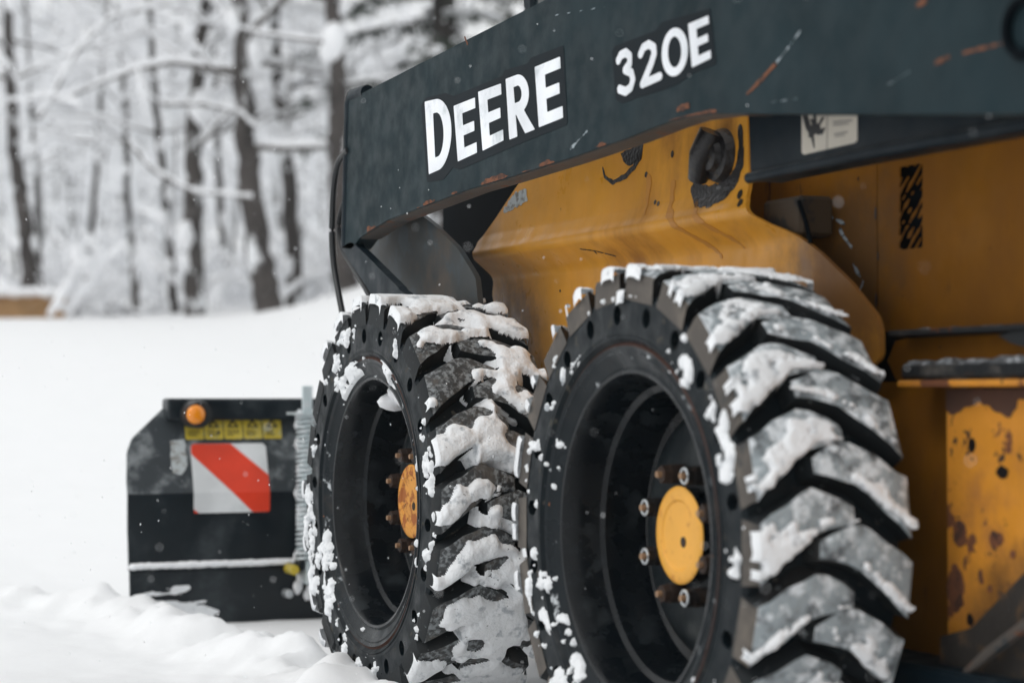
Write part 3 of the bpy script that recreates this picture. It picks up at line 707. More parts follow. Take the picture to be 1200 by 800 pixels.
# pivot knob
pv = U(829, 182, 'x', .295)
mb = MB(); mb.lathe([(-.034, .0001), (-.034, .018), (-.030, .026), (-.020, .030), (-.018, .043), (-.004, .048), (.03, .050)], (.325, pv[1], pv[2]), 28)
mb.lathe([(-.042, .0001), (-.042, .010), (-.038, .012), (-.032, .013)], (.325, pv[1]+.004, pv[2]+.002), 6)
o = mb.build('arm_stop_pin', M['grease'], panel, 35); fixn(o.data)
mb = MB(); q = U(812, 205, 'x', .29)
mb.tube([(.30, q[1], q[2]-.006), (.292, q[1]-.03, q[2]+.03), (.300, q[1]-.05, q[2]+.07)], [.018, .024, .022], 14)
mb.build('greased_link', M['grease'], panel, 50)

# ---- inner frame behind the arm
XI = .25
ib = poly_yz([(876, 100), (880, 214), (900, 209), (1000, 189), (1200, 152), (1350, 122), (1350, 60)], XI)
inner = plate(ib, XI, .05, 'inner_beam', M['boomdark'], loader, 60)
lp = [U(880, 209, 'x', XI), U(1000, 184, 'x', XI), U(1200, 147, 'x', XI), U(1350, 118, 'x', XI)]
mb = MB(); mb.tube([(XI-.004, p[1], p[2]) for p in lp], .009, 10); mb.build('beam_lip', M['boomdark'], inner, 60)
stq = [yz(a, b, XI) for a, b in ((940, 131), (1005, 128), (1005, 167), (940, 182))]
def stmap(x):
    a, b, c_, d = [np.array(s) for s in (stq[0], stq[1], stq[3], stq[2])]
    def f(u, v): p = (a*(1-u)+b*u)*v+(c_*(1-u)+d*u)*(1-v); return (x, p[0], p[1])
    return f
stk = sheet(lambda u, v: np.maximum(np.abs(u-.5), np.abs(v-.5))-.5, lin(-.05, 1.05, 12), lin(-.05, 1.05, 12), stmap(XI-.001), (.0008, 0, 0)).build('warning_sticker', M['cream'], inner, 0, label='cream crush hazard sticker')
def stpart(f, name, m, n=60): sheet(f, lin(0, 1, n), lin(0, 1, n), stmap(XI-.0016), (.0005, 0, 0)).build(name, m, stk, 0)
stpart(lambda u, v: np.minimum(np.minimum(sd_line([(.06, .95), (.13, .62), (.2, .42), (.24, .1)], [.05, .05, .03, .008], u, v), sd_line([(.18, .42), (.26, .6), (.33, .45)], [.05, .09, .05], u, v)),
       np.minimum(np.minimum(sd_line([(.26, .6), (.25, .92)], .028, u, v), sd_line([(.3, .6), (.40, .82)], .025, u, v)), np.minimum(sd_line([(.34, .5), (.42, .55), (.38, .42)], .02, u, v), sd_line([(.24, .6), (.19, .8)], .022, u, v)))), 'hand_symbol', M['ink'])
stpart(lambda u, v: np.maximum(np.maximum(.49-u, u-.98), .93-v), 'hazard_bar', M['lorange'], 40)
stpart(lambda u, v: np.abs(u-.475)-.006, 'divider', M['inkgrey'], 90)
stpart(lambda u, v: np.minimum(np.minimum(np.maximum(np.abs(v-.68)-.02, np.abs(u-.75)-.17), np.maximum(np.abs(v-.60)-.018, np.abs(u-.72)-.14)), np.minimum(np.maximum(np.abs(v-.36)-.018, np.abs(u-.72)-.12), np.maximum(np.abs(v-.29)-.015, np.abs(u-.70)-.09))), 'sticker_print', M['inkgrey'], 70)
# grey bracket below the beam
q0 = yz(893, 236, .345); q1 = yz(938, 276, .345)
MB().box((.345, q1[0], q1[1]), (.41, q0[0], q0[1]), bev=.006).build('hinge_bracket', mat('bracket', (.045, .026, .010), .7, layers=(((.012, .012, .012), 18, .5, .62, ONE, .8, 0),)), inner, 30)
mb = MB(); p0 = U(936, 236, 'x', .34); p1 = U(950, 285, 'x', .34); mb.tube([p0, (p0+p1)/2+np.array([0, -.004, 0]), p1], .004, 8); mb.build('bracket_rod', M['black'], inner, 50)

# rear side panels
XR = .42
seam = yz(1029, 250, XR)[0]
def rp(y0, y1, z0, z1): return [(y0, z0), (y1, z0), (y1, z1), (y0, z1)]
plate(rp(seam+.0035, .62, .735, 1.30), XR, .012, 'rear_panel', M['orange2'], loader, 30, label='scratched narrow body panel')
vb = [yz(1056, 196, XR), yz(1083, 191, XR), yz(1083, 290, XR), yz(1055, 293, XR)]
vbp = sd_poly
def slots(X, Y):
    d = np.full(X.shape, 1e9)
    ny_ = 7.0
    y0 = vb[0][0]; y1 = vb[1][0]; zt = vb[0][1]; zb = vb[3][1]
    for i in range(-4, 13):
        z0 = zt-(zt-zb)*(i+1.6)/ny_
        d = np.minimum(d, sd_line([(y0, z0), (y1, z0+.060)], .0050, X, Y))
    d = np.maximum(d+(vnoise(np.stack([X, Y, X*0], -1), 60, 4, 2)-.6)*.008, sd_poly(vb, X, Y))
    return d
back = rp(-1.3, seam-.0035, .735, 1.30)
xs = np.unique(np.concatenate([lin(-1.3, -.21, 14), lin(-.21, -.12, 56), lin(-.12, seam, 8)])); ysn = np.unique(np.concatenate([lin(.73, .85, 6), lin(.85, 1.01, 90), lin(1.01, 1.31, 8)]))
rpl = sheet(lambda X, Y: np.maximum(sd_poly(back, X, Y), -slots(X, Y)), xs, ysn, lambda a, b: (XR-.003, a, b), (.0025, 0, 0)).build('rear_panel', M['orange2'], loader, 0, label='large body panel with slanted vent slots')
MB().box((XR+.02, -.3, .8), (XR+.03, -.05, 1.05)).build('vent_backing', M['black'], rpl, 0)
for q in ([(1000, 310), (1012, 330), (1004, 350)], [(985, 270), (998, 290)], [(975, 255), (990, 262)]):
    l = [yz(a, b, XR) for a, b in q]; A = np.array(l)
    decal(lambda X, Y, l=l: sd_line(l, .0022, X, Y), (A[:, 0].min()-.01, A[:, 0].max()+.01, A[:, 1].min()-.01, A[:, 1].max()+.01), XR, 'scuff', M['scuff'], loader, 50, .001, .008)
for q, r in (((1029, 352), .004), ((1031, 300), .003), ((1028, 250), .0035)):
    y, z = yz(*q, XR); decal(lambda X, Y, y=y, z=z, r=r: np.hypot((X-y)*1.5, (Y-z)*.35)-r, (y-.012, y+.012, z-.02, z+.02), XR-.003, 'edge_chip', M['grease'], loader, 24, .001, .003)

# body core (engine bay, belly) that closes the gaps
core = MB(); core.box((.47, -1.25, .24), (1.13, 1.45, 1.0)); core.box((.36, .2, .30), (.47, 1.15, .60)); core.box((.50, -1.25, 1.0), (1.10, .35, 1.28), bev=.03)
core.box((.22, .92, .30), (.36, 1.30, .52)); core.build('chassis', M['black'], loader, 0)
for y in (0, WB):
    mb = MB(); mb.lathe([(.13, .09), (.46, .10)], (0, y, RT_), 24); mb.build('axle', M['black'], loader, 40)
MB().box((.38, .95, .7), (.44, 1.7, 1.25)).build('arm_inner_plate', M['black'], loader, 0)

# ledges and lower panels behind the rear wheel
def led(px0, px1, py, x): return U(px0, py, 'x', x), U(px1, py, 'x', x)
a, b = led(1040, 1290, 392, .36)
MB().box((.36, b[1], a[2]-.003), (.50, a[1], a[2]+.006), bev=.002).build('upper_ledge', M['worn'], loader, 0)
plate(rp(-.75, yz(1040, 400, .40)[0], .655, .722), .40, .03, 'ledge_riser', M['orange2'], loader, 20)
a = U(1052, 449, 'x', .33)
led2 = MB().box((.33, -.85, a[2]+.0045), (.50, a[1]-.004, a[2]+.030), bev=.006).box((.328, -.852, a[2]-.006), (.50, a[1], a[2]+.004), bev=.002, mi=1).build('step_ledge', [M['worn'], M['orange3']], loader, 0, label='rust edged step ledge dusted with snow')
def ridge_snow(x0, x1, y0, y1, z, h, seed, name, par, m='snow'):
    xs = lin(x0, x1, 14); ys = lin(y0, y1, 90); X, Y = np.meshgrid(xs, ys, indexing='ij')
    P = np.stack([X, Y, X*0+z], -1); n = vnoise(P, 30, seed, 3); Z = z-.004+h*(n*1.6-.35)
    Z[0] = z-.003; Z[-1] = z-.003; Z[:, 0] = z-.003; Z[:, -1] = z-.003
    nx, ny = X.shape; idx = np.arange(nx*ny).reshape(nx, ny)
    MB().add(np.stack([X, Y, Z], -1).reshape(-1, 3), np.stack([idx[:-1, :-1], idx[1:, :-1], idx[1:, 1:], idx[:-1, 1:]], -1).reshape(-1, 4).tolist()).build(name, M[m], par, 60, kind='stuff')
M['greysnow'] = mat('dirty_snow', (.13, .14, .15), .8, layers=(((.06, .06, .065), 50, .45, .6, ONE, .8, 0), ((.6, .62, .65), 80, .55, .65, ONE, .8, 0)), bump=((90, .6, .006),))
ridge_snow(.332, .42, -.8, a[1]-.012, a[2]+.030, .016, 3, 'ledge_snow', led2, 'greysnow')
a2 = U(1100, 392, 'x', .36); ridge_snow(.362, .44, -.8, -.20, a2[2]+.006, .012, 8, 'ledge_snow', led2, 'greysnow')
plate([yz(1115, 410, .37), yz(1210, 380, .37), (-.9, .75), (-.9, .69), yz(1200, 415, .37), yz(1130, 420, .37)], .37, .02, 'rubber_flap', M['rubberhose'], loader, 20)
plate(rp(-.36, .0, .10, .655), .395, .02, 'recess_panel', M['orange2'], loader, 20)
XP = .36
lpn = rp(-.95, yz(1110, 600, XP)[0], .20, a[2]-.009)
low_p = plate(lpn, XP, .02, 'lower_side_panel', M['orange3'], loader, 30, label='bright orange rust pitted lower panel')
mb = MB(); yv = yz(1110, 600, XP)[0]; mb.box((XP+.0202, yv-.004, .2), (.47, yv+.006, a[2]-.009)); mb.build('panel_return', M['orange2'], low_p, 0)
top_ = a[2]-.009
def lpd(f, b, name, m, n=60, edge=.006): decal(f, b, XP, name, m, low_p, n, .001, edge)
lpd(lambda X, Y: np.maximum((top_-.022-Y)*1.0+(vnoise(np.stack([X, Y, X*0], -1), 22, 6, 3)-.5)*.07, X-yv), (-.75, yv, .56, top_), 'rust_patch', mat('rust_dark', (.075, .035, .022), .9, bump=((160, .5, .003),)), 110, 0)
for (px, py, r, sx, sy) in ((1139, 522, .010, 1.1, .9), (1175, 554, .012, .8, 1.3), (1125, 625, .016, 1, .8), (1168, 631, .013, .8, 1.2), (1137, 725, .009, 1.2, .8), (1131, 660, .004, 1, .5), (1150, 675, .005, 1, .5), (1188, 650, .005, 1, 1), (1160, 690, .005, 1, 1), (1120, 690, .02, 1, .6)):
    y, z = yz(px, py, XP)
    lpd(lambda X, Y, y=y, z=z, r=r, sx=sx, sy=sy: np.hypot((X-y)*sx, (Y-z)*sy)-r, (y-r*2.2, y+r*2.2, z-r*2.2, z+r*2.2), 'rust_spot', M['grease'] if r > .008 and py < 560 or py == 725 else M['rust'], 40, .010)
dg = [yz(1108, 745, XP-.01), yz(1145, 735, XP-.01), yz(1200, 678, XP-.01), yz(1260, 620, XP-.01), yz(1260, 860, XP-.01), yz(1108, 860, XP-.01)]
plate(dg, XP-.02, .015, 'corner_guard', mat('muddy_steel', (.020, .016, .013), .8, layers=(((.09, .05, .022), 12, .52, .62, ONE, .9, 0),), bump=((60, .6, .006),)), loader, 24)
p0 = U(1128, 792, 'x', .32); p1 = U(1215, 722, 'x', .32)
mb = MB(); mb.tube([p0, (p0*.6+p1*.4)+np.array([0, 0, .003]), p1], [.006, .009, .008], 8); mb.build('tow_bar', M['flange'], loader, 30)
MB().box((.30, -.9, .20), (.5, -.12, .245), bev=.006).build('bottom_rail', M['boomdark'], loader, 0)

# cab behind the arm (only its front post reaches the picture)
cp = U(612, 2, 'x', .45); cab = MB()
for y in (cp[1]-.05, .15):
    for x in (.45, 1.09): cab.box((x, y, 1.0), (x+.05, y+.05, 2.0), bev=.008)
cab.box((.44, .13, 2.0), (1.15, cp[1]+.02, 2.05), bev=.012); cab.box((.455, .2, 1.0), (.475, cp[1]-.05, 1.35))
cb = cab.build('cab', M['boomdark'], loader, 0)
MB().box((.46, .2, 1.352), (.468, cp[1]-.052, 1.995)).build('cab_window', M['glass'], cb, 0)

# ================================================================== SNOW PLOUGH
YP = 2.80
pl = thing('snow_plough', 'black snow plough with red and white warning board ahead of the loader', 'snow plough', (0, 0, 0))
def PY(px, py): p = U(px, py, 'y', YP); return (p[0], p[2])
zf = PY(250, 577)[1]; ztop = PY(250, 474)[1]; zl2 = PY(250, 664)[1]; XE = 1.75
def py_(z):       # rear face profile: slanted top, upright middle, kick-out under the ledge
    return YP+float(np.interp(z, [-.1, zl2-.055, zl2-.004, zl2, zf, ztop+.02], [.012, -.006, -.008, 0, 0, .085]))
blade_out = [PY(200, 478), PY(345, 470), (XE, ztop), (XE, -.06), PY(155, 760), PY(152, 690), PY(150, 620), PY(150, 565), PY(153, 530), PY(160, 514)]
xs = np.concatenate([lin(-.14, .45, 60), lin(.5, 1.76, 8)])
ysn = np.unique(np.concatenate([lin(-.08, ztop+.02, 60), [zl2-.003, zl2, zf]]))
bl = sheet(lambda X, Y: sd_poly(blade_out, X, Y), xs, ysn, lambda a, b: (a, py_(b), b), (0, .012, 0))
for i, f in enumerate(bl.f):
    zc = sum(bl.v[q][2] for q in f)/len(f); bl.m[i] = 1 if zc > zf else 0
blade = bl.build('blade', [M['plough'], M['ploughdustlit']], pl, 20); blade['label'] = 'black blade back, paler with painted sky sheen and frost above the bend'
s_o = [(YP+.002, PY(155, 523)[1]), (YP-.006, -.05), (YP+.05, -.05), (YP+.05, PY(155, 530)[1])]
xk, yk = box2(s_o, .01, 30); lx = PY(152, 600)[0]
sheet(lambda X, Y: sd_poly(s_o, X, Y), xk, yk, lambda a, b: (XE, a, b), (.011, 0, 0)).build('side_plate', M['plough'], pl, 0)
q = PY(200, 478); q2 = PY(345, 469)
MB().box((q[0], YP+.03, q[1]-.035), (XE, YP+.10, q2[1]+.006), bev=.006).build('top_rail', M['plough'], pl, 0)
ql = PY(155, 664); MB().box((ql[0], YP-.016, zl2-.004), (XE, YP, zl2+.003)).build('stiffener_ledge', M['plough'], pl, 0)
def bl_map(off): return lambda a, b: (a, py_(b)-off, b)
def bd(field, x0, x1, z0, z1, name, m, par, n=50, off=.002, t=.0012, **kw):
    return sheet(field, lin(x0, x1, n), np.unique(np.append(lin(z0, z1, max(8, int(n*(z1-z0)/(x1-x0)))), zf if z0 < zf < z1 else z0)), bl_map(off), (0, t, 0)).build(name, m, par, 0, **kw)
# warning board
wl, wt = PY(227, 520); wr, wb = PY(315.5, 599)
board = bd(lambda X, Y: np.maximum(np.maximum(wl-X, X-wr), np.maximum(wb-Y, Y-wt)), wl-.003, wr+.003, wb-.003, wt+.003, 'warning_board', M['bwhite'], pl, 20, .006, .004, label='red and white striped warning board')
def ub(pts): return [(wl+u*(wr-wl), wt-v*(wt-wb)) for u, v in pts]
for P in ([(.03, .0), (.53, 0), (1, .46), (1, 1), (.77, 1), (0, .15), (0, .04)], [(0, .94), (.07, 1), (0, 1)]):
    q = ub(P); A = np.array(q)
    bd(lambda X, Y, q=q: sd_poly(q, X, Y)+.0005, A[:, 0].min(), A[:, 0].max(), A[:, 1].min(), A[:, 1].max(), 'red_stripe', M['red'], board, 46, .0075, .001)
# five yellow labels
for i in range(5):
    x0 = 222.5+i*23.0; A_, B_ = PY(x0, 488.5 if i else 489), PY(x0+21.5, 515-.3*i)
    lb = bd(lambda X, Y: np.maximum(np.maximum(A_[0]-X, X-B_[0]), np.maximum(B_[1]-Y, Y-A_[1])), A_[0]-.002, B_[0]+.002, B_[1]-.002, A_[1]+.002, 'warning_label', M['yellow'], pl, 12, .004, .001)
    cx = (A_[0]+B_[0])/2; w_ = B_[0]-A_[0]; h_ = A_[1]-B_[1]; zt_ = A_[1]
    tri = [(cx-.33*w_, zt_-.48*h_), (cx+.33*w_, zt_-.48*h_), (cx, zt_-.08*h_)]; tri2 = [(cx-.17*w_, zt_-.42*h_), (cx+.17*w_, zt_-.42*h_), (cx, zt_-.22*h_)]
    bd(lambda X, Y: np.maximum(sd_poly(tri, X, Y), -sd_poly(tri2, X, Y)), A_[0], B_[0], zt_-.5*h_, zt_, 'hazard_triangle', M['ink'], lb, 30, .005, .0006)
    rr = random.Random(i)
    bars = [(A_[0]+w_*.12, A_[0]+w_*rr.uniform(.5, .85), zt_-h_*f) for f in (.62, .72, .82)]
    bd(lambda X, Y: np.minimum.reduce([np.maximum(np.maximum(a-X, X-b), np.abs(Y-z)-.0012) for a, b, z in bars]+[np.hypot(X-(B_[0]-w_*.25), Y-(B_[1]+h_*.3))-(.005 if i == 1 else .0)]), A_[0], B_[0], B_[1], B_[1]+.5*h_, 'label_print', M['ink'], lb, 36, .005, .0006)
# marker lamp
c = U(229, 485.5, 'y', YP-.05)
def ydisc(mb, c, prof, n=28, mi=0):
    V = [(c[0]+r*math.cos(t*2*PI/n), c[1]+y, c[2]+r*math.sin(t*2*PI/n)) for y, r in prof for t in range(n)]
    mb.add(V, [(i*n+j, i*n+(j+1) % n, (i+1)*n+(j+1) % n, (i+1)*n+j) for i in range(len(prof)-1) for j in range(n)]+[tuple(range(n))], mi)
mb = MB(); c2 = c+np.array([.016, .02, 0]); ydisc(mb, c2, [(-.012, .022), (-.01, .036), (.01, .040), (.07, .040)]); lamp = mb.build('marker_lamp', M['rubberhose'], pl, 40)
mb = MB(); ydisc(mb, c, [(-.013, .006), (-.012, .018), (-.006, .0265), (.012, .0275), (.03, .028)]); mb.build('lens', M['amber'], lamp, 60)
mb = MB(); ydisc(mb, c, [(-.005, .0300), (.012, .0305), (.028, .031)]); mb.build('lens_collar', M['nutrust'], lamp, 40)
# spring and its bracket
sx0, sz1 = PY(351, 486); sz0 = PY(351, 655)[1]; sy = YP-.055
t = lin(0, 1, 30*16+1); mb = MB()
mb.tube(np.stack([sx0+.0235*np.cos(t*30*2*PI)+.012*t*0, sy+.0235*np.sin(t*30*2*PI), sz0+(sz1-sz0)*t], -1), .0042, 6)
mb.build('coil_spring', M['zinc'], pl, 60)
b0 = PY(345, 484); b1 = PY(358, 452)
MB().box((b0[0], sy-.02, b0[1]-.006), (b0[0]+.022, sy-.012, b1[1]), bev=.002).box((b0[0]+.022, sy-.02, b0[1]-.006), (b0[0]+.030, sy+.02, b1[1]), bev=.002).box((b0[0]-.022, sy-.03, b0[1]-.004), (b0[0]+.04, sy+.06, b0[1]+.003)).build('spring_bracket', M['zinc'], pl, 0)
b0 = PY(350, 682); MB().box((b0[0], sy-.02, b0[1]), (b0[0]+.018, sy+.02, sz0+.002), bev=.002).build('spring_bracket', M['zinc'], pl, 0)
MB().box((sx0-.02, sy-.01, sz0-.03), (sx0-.004, sy+.05, sz0+.02), bev=.003).build('spring_bracket', M['plough'], pl, 0)
c = U(343, 667, 'y', sy); mb = MB(); ydisc(mb, c, [(-.02, .010), (-.018, .014), (.04, .014)]); mb.build('end_bolt', M['yellow'], pl, 30)
c = U(338, 695, 'y', YP-.03); mb = MB(); ydisc(mb, c, [(-.012, .008), (-.01, .012), (.03, .012)]); mb.build('end_bolt', M['steel'], pl, 30)
# old sticker remnant and snow on the plough
so = [PY(203, 517), PY(221, 514), PY(222, 545), PY(214, 556), PY(204, 554)]; A = np.array(so)
bd(lambda X, Y: sd_poly(so, X, Y)+(vnoise(np.stack([X, Y, X*0], -1), 60, 3, 3)-.5)*.01, A[:, 0].min()-.01, A[:, 0].max()+.01, A[:, 1].min()-.01, A[:, 1].max()+.01, 'torn_sticker', M['scrape'], pl, 50, .003, .001)
mb = MB(); rr = random.Random(9)
x = ql[0]+.004
while x < PY(346, 664)[0]:
    clump(mb, (x, YP-.010, zl2+.009+rr.uniform(-.001, .001)), .0125, rr.randint(0, 99), (1.5, 1, .75), 8); x += .010
for _ in range(60):
    p = PY(rr.uniform(338, 366), rr.uniform(480, 700)); clump(mb, (p[0]+.02, YP-.02, p[1]), rr.uniform(.004, .016), rr.randint(0, 999), (1, .6, 1.4), 8)
for P_ in ([(166, 692), (190, 690), (200, 684), (221, 684), (224, 699), (168, 703)], [(157, 706), (200, 701), (238, 703), (256, 716), (250, 732), (215, 728), (190, 722), (165, 716)]):
    q = [PY(*p) for p in P_]; A = np.array(q)
    bd(lambda X, Y, q=q: sd_poly(q, X, Y)+(vnoise(np.stack([X*.5, Y*1.6, X*0], -1), 48, 7, 4)-.42)*.05, A[:, 0].min()-.02, A[:, 0].max()+.02, A[:, 1].min()-.02, A[:, 1].max()+.02, 'smeared_snow', M['crust'], pl, 90, .009, .008, kind='stuff')
mb.build('snow_crust', M['snow'], pl, 60, kind='stuff', label='snow lying on the ledge and smeared low on the blade')
MB().box((.55, 1.5, .14), (.95, YP+.02, .34), bev=.01).build('mounting_frame', M['black'], pl, 0)

# ================================================================== WOOD
rt = random.Random(77)
def branch(tb, sb, p, d, L, r, rng, depth, snow=1.0, n=5, seg=5):
    P = [np.array(p)]; dd = np.array(d, float); dd /= np.linalg.norm(dd)
    for i in range(seg):
        dd = dd+np.array([rng.gauss(0, .13), rng.gauss(0, .13), rng.gauss(-.03, .12)]); dd /= np.linalg.norm(dd); P.append(P[-1]+dd*L/seg)
    rad = lin(r, r*.3, len(P)); tb.tube(P, rad, n if depth else 4, caps=False)
    if snow > 0 and abs(dd[2]) < .93:
        Q = [q+np.array([0, 0, a*.8+r0]) for q, a, r0 in zip(P, rad, [snow*.006]*len(P))]
        sr = [a*.95+snow*.0125*rng.uniform(.6, 1.3) for a in rad]; sr[0] *= .5; sr[-1] *= .5
        sb.tube(Q, sr, 5, caps=False)
    if depth > 0:
        for _ in range(rng.randint(2, 4) if depth > 1 else rng.randint(3, 5)):
            k = rng.randint(1, seg); a = rng.uniform(0, 2*PI); e = dd*.8+np.array([math.cos(a), math.sin(a), rng.uniform(-.2, .6)])*.8
            branch(tb, sb, P[k], e, L*rng.uniform(.35, .6), rad[k]*.6, rng, depth-1, snow, n, seg-1 if seg > 3 else 3)
def tree(px_pts, Y, wpx, label, seed, nb=16, H=7.0, group='trees at the edge of the wood', snow=1.0, m='bark', bl=1.0, cat='tree', zlo=1.4):
    """px_pts: course of the trunk; Y: distance"""
    rng = random.Random(seed)
    P = [U(a, b, 'y', Y) for a, b in px_pts]
    P = sorted(P, key=lambda q: q[2])
    g = gz(P[0][0], P[0][1]); P[0][2] = min(P[0][2], g) if P[0][2] < g+.6 else P[0][2]
    if P[0][2] > g: P = [np.array([P[0][0]+rng.uniform(-.05, .05), Y, g-.1])]+P
    else: P[0][2] = g-.1
    top = P[-1]
    if top[2] < H: P.append(top+np.array([(top[0]-P[0][0])*.3, 0, (H-top[2])]))
    for q in P[1:]: q[1] += rng.uniform(-.1, .1)
    s = FPX/np.dot(P[1]-CAM, FW); r = wpx/2/s*(1.22 if m == 'bark' else 1)
    root = thing('tree', label, cat, (float(P[0][0]), float(P[0][1]), g), group)
    off = np.array([P[0][0], P[0][1], g])
    tb = MB(); sb = MB(); br = MB()
    L = [q-off for q in P]; k = len(L)
    # resample trunk
    t = lin(0, k-1, 6*k); Q = np.stack([np.interp(t, range(k), [l[i] for l in L]) for i in range(3)], -1)
    Q += np.stack([[rng.gauss(0, r*.12) for _ in t], [rng.gauss(0, r*.12) for _ in t], 0*t], -1)
    rad = [max(r*(1.0-.62*i/len(t)), .006)*(1.25 if i == 0 else 1) for i in range(len(t))]
    tb.tube(Q, rad, 9, caps=False)
    tb.build('trunk', M[m], root, 60)
    zt = Q[:, 2]
    for _ in range(nb):
        z = rng.uniform(zlo, min(H, 5.5)); i = int(np.argmin(abs(zt-z))); a = rng.uniform(0, 2*PI)
        d = np.array([math.cos(a), math.sin(a)*.7, rng.uniform(-.05, .75)])
        branch(br, sb, Q[i], d, rng.uniform(.7, 1.9)*bl, max(.010, r*rng.uniform(.15, .35)), rng, 2, snow)
    # snow patches clinging to forks
    for _ in range(nb//2):
        z = rng.uniform(.3, 5); i = int(np.argmin(abs(zt-z))); a = rng.uniform(PI, 2*PI)
        clump(sb, Q[i]+np.array([math.cos(a)*r*.8, math.sin(a)*r*.8, 0]), rng.uniform(.4, 1.1)*r+.02, rng.randint(0, 999), (.8, .8, 1.3), 8)
    if br.v: br.build('branches', M['twigfar' if m == 'barkfar' else 'twig'], root, 60, kind='stuff')
    if sb.v: sb.build('branch_snow', M['snow'], root, 60, kind='stuff')
    return root
tree([(38, 388), (28, 270), (22, 200), (14, 110), (7, 0)], 16, 17, 'leaning grey trunk at the far left beside the orange timber', 1, 12)
tree([(52, 385), (48, 300), (44, 200), (33, 120)], 16.6, 6, 'slender dark sapling just right of the leftmost leaning trunk', 2, 8, 4.5)
tree([(160, 378), (156, 320), (150, 230), (146, 120), (138, 20)], 17.5, 8, 'thin pale tree left of the group of darker trunks', 3, 14, 6)
tree([(206, 380), (198, 300), (188, 200), (180, 100), (172, 0)], 16.2, 10, 'narrow dark trunk leaning left beside the thick upright one', 4, 14)
tree([(228, 380), (228, 280), (228, 200), (230, 120), (238, 50), (245, 0)], 15.4, 21, 'thick upright trunk with snow plastered up its side', 5, 14)
tree([(318, 384), (308, 300), (294, 200), (286, 100), (278, 0)], 14.6, 28, 'thickest dark trunk with pale lichen patches near the hose', 6, 14)
tree([(346, 362), (342, 290), (333, 180), (326, 90), (318, 0)], 15.6, 18, 'brown trunk directly right of the thickest one', 7, 12)
tree([(405, 372), (402, 300), (398, 180), (395, 90), (393, 0)], 14.2, 27, 'stout trunk beside the front end of the lift arm', 8, 10)
tree([(98, 372), (104, 300), (112, 200), (118, 90), (128, 0)], 19, 7, 'spindly tree right of the leftmost trunks, mostly snow covered', 9, 16, 6, snow=1.4)
tree([(268, 375), (262, 300), (256, 200), (252, 80), (250, 0)], 19.5, 9, 'faint narrow trunk between the two thickest trunks', 10, 16, 6, snow=1.3)
kinds = ['snow crusted slim tree', 'pale leaning tree', 'twiggy young tree', 'frosted straight tree']
REFS = [(-400, 'far left of'), (38, 'the leftmost leaning trunk'), (104, 'the spindly tree'), (156, 'the thin pale tree'), (198, 'the narrow dark trunk'), (230, 'the thick upright trunk'), (262, 'the faint narrow trunk'), (308, 'the thickest dark trunk'), (342, 'the brown trunk'), (402, 'the stout trunk by the lift arm'), (900, '')]
seen = set()
for i in range(30):
    Y = rt.uniform(19, 42); px = -110+i*18.2+rt.uniform(-6, 6); ln = rt.uniform(-25, 25)
    ref = min(REFS[1:-1], key=lambda q: abs(q[0]-px)); side = 'left' if px < ref[0] else 'right'
    lab = '%s %s %s of %s' % (kinds[i % 4], 'just' if abs(ref[0]-px) < 9 else 'a little' if abs(ref[0]-px) < 30 else 'well', side, ref[1])
    for extra in ('', ', nearer' if Y < 30 else ', farther back', ', leaning right' if ln > 0 else ', leaning left'):
        if lab not in seen: break
        lab += extra
    seen.add(lab)
    base = 385-(Y-16)*2.0
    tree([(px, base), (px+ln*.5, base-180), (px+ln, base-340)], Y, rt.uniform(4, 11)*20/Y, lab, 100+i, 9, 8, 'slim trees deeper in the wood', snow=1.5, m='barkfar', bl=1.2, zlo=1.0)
# the far wood reads as one mass
ft = MB(); fs = MB()
for i in range(230):
    Y = rt.uniform(36, 80); x = CAM[0]+(Y+2.85)*math.tan(R(rt.uniform(2, 34))); g = gz(x, Y); r = rt.uniform(.03, .075); H = rt.uniform(4, 9)
    lx_ = rt.gauss(0, .5)
    ft.tube([(x, Y, g-.3), (x+lx_*.5, Y, g+H*.5), (x+lx_, Y, g+H)], [r, r*.7, r*.3], 5, caps=False)
    for k in range(7):
        z = rt.uniform(.6, H*.9); a = rt.uniform(0, 2*PI)
        p = np.array([x+lx_*z/H, Y, g+z]); L = rt.uniform(1.2, 3.2); d = np.array([math.cos(a), math.sin(a), rt.uniform(-.1, .8)])
        branch(ft, fs, p, d, L, .03, rt, 1, 3.4, 4, 3)
ub_, us_ = MB(), MB()
for i in range(90):
    Y = rt.uniform(15.2, 32); x = CAM[0]+(Y+2.85)*math.tan(R(rt.uniform(6, 27))); g = gz(x, Y)
    for k in range(4 if Y > 16.4 else 2):
        a = rt.uniform(0, 2*PI); branch(ub_, us_, (x+rt.gauss(0, .15), Y, g), (math.cos(a)*.7, math.sin(a)*.7, 1.0), rt.uniform(.35, .8), .012, rt, 1, 2.6, 4, 3)
    if i % 3 == 0 and Y > 16.5: clump(us_, (x, Y-.2, g-.02), rt.uniform(.10, .22), i, (1.6, 1.2, .6), 8)
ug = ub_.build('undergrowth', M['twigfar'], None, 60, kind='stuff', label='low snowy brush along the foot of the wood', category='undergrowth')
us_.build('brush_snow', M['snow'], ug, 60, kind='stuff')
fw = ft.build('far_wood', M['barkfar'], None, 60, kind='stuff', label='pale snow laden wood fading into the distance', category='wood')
fs.build('wood_snow', M['snow'], fw, 60, kind='stuff')

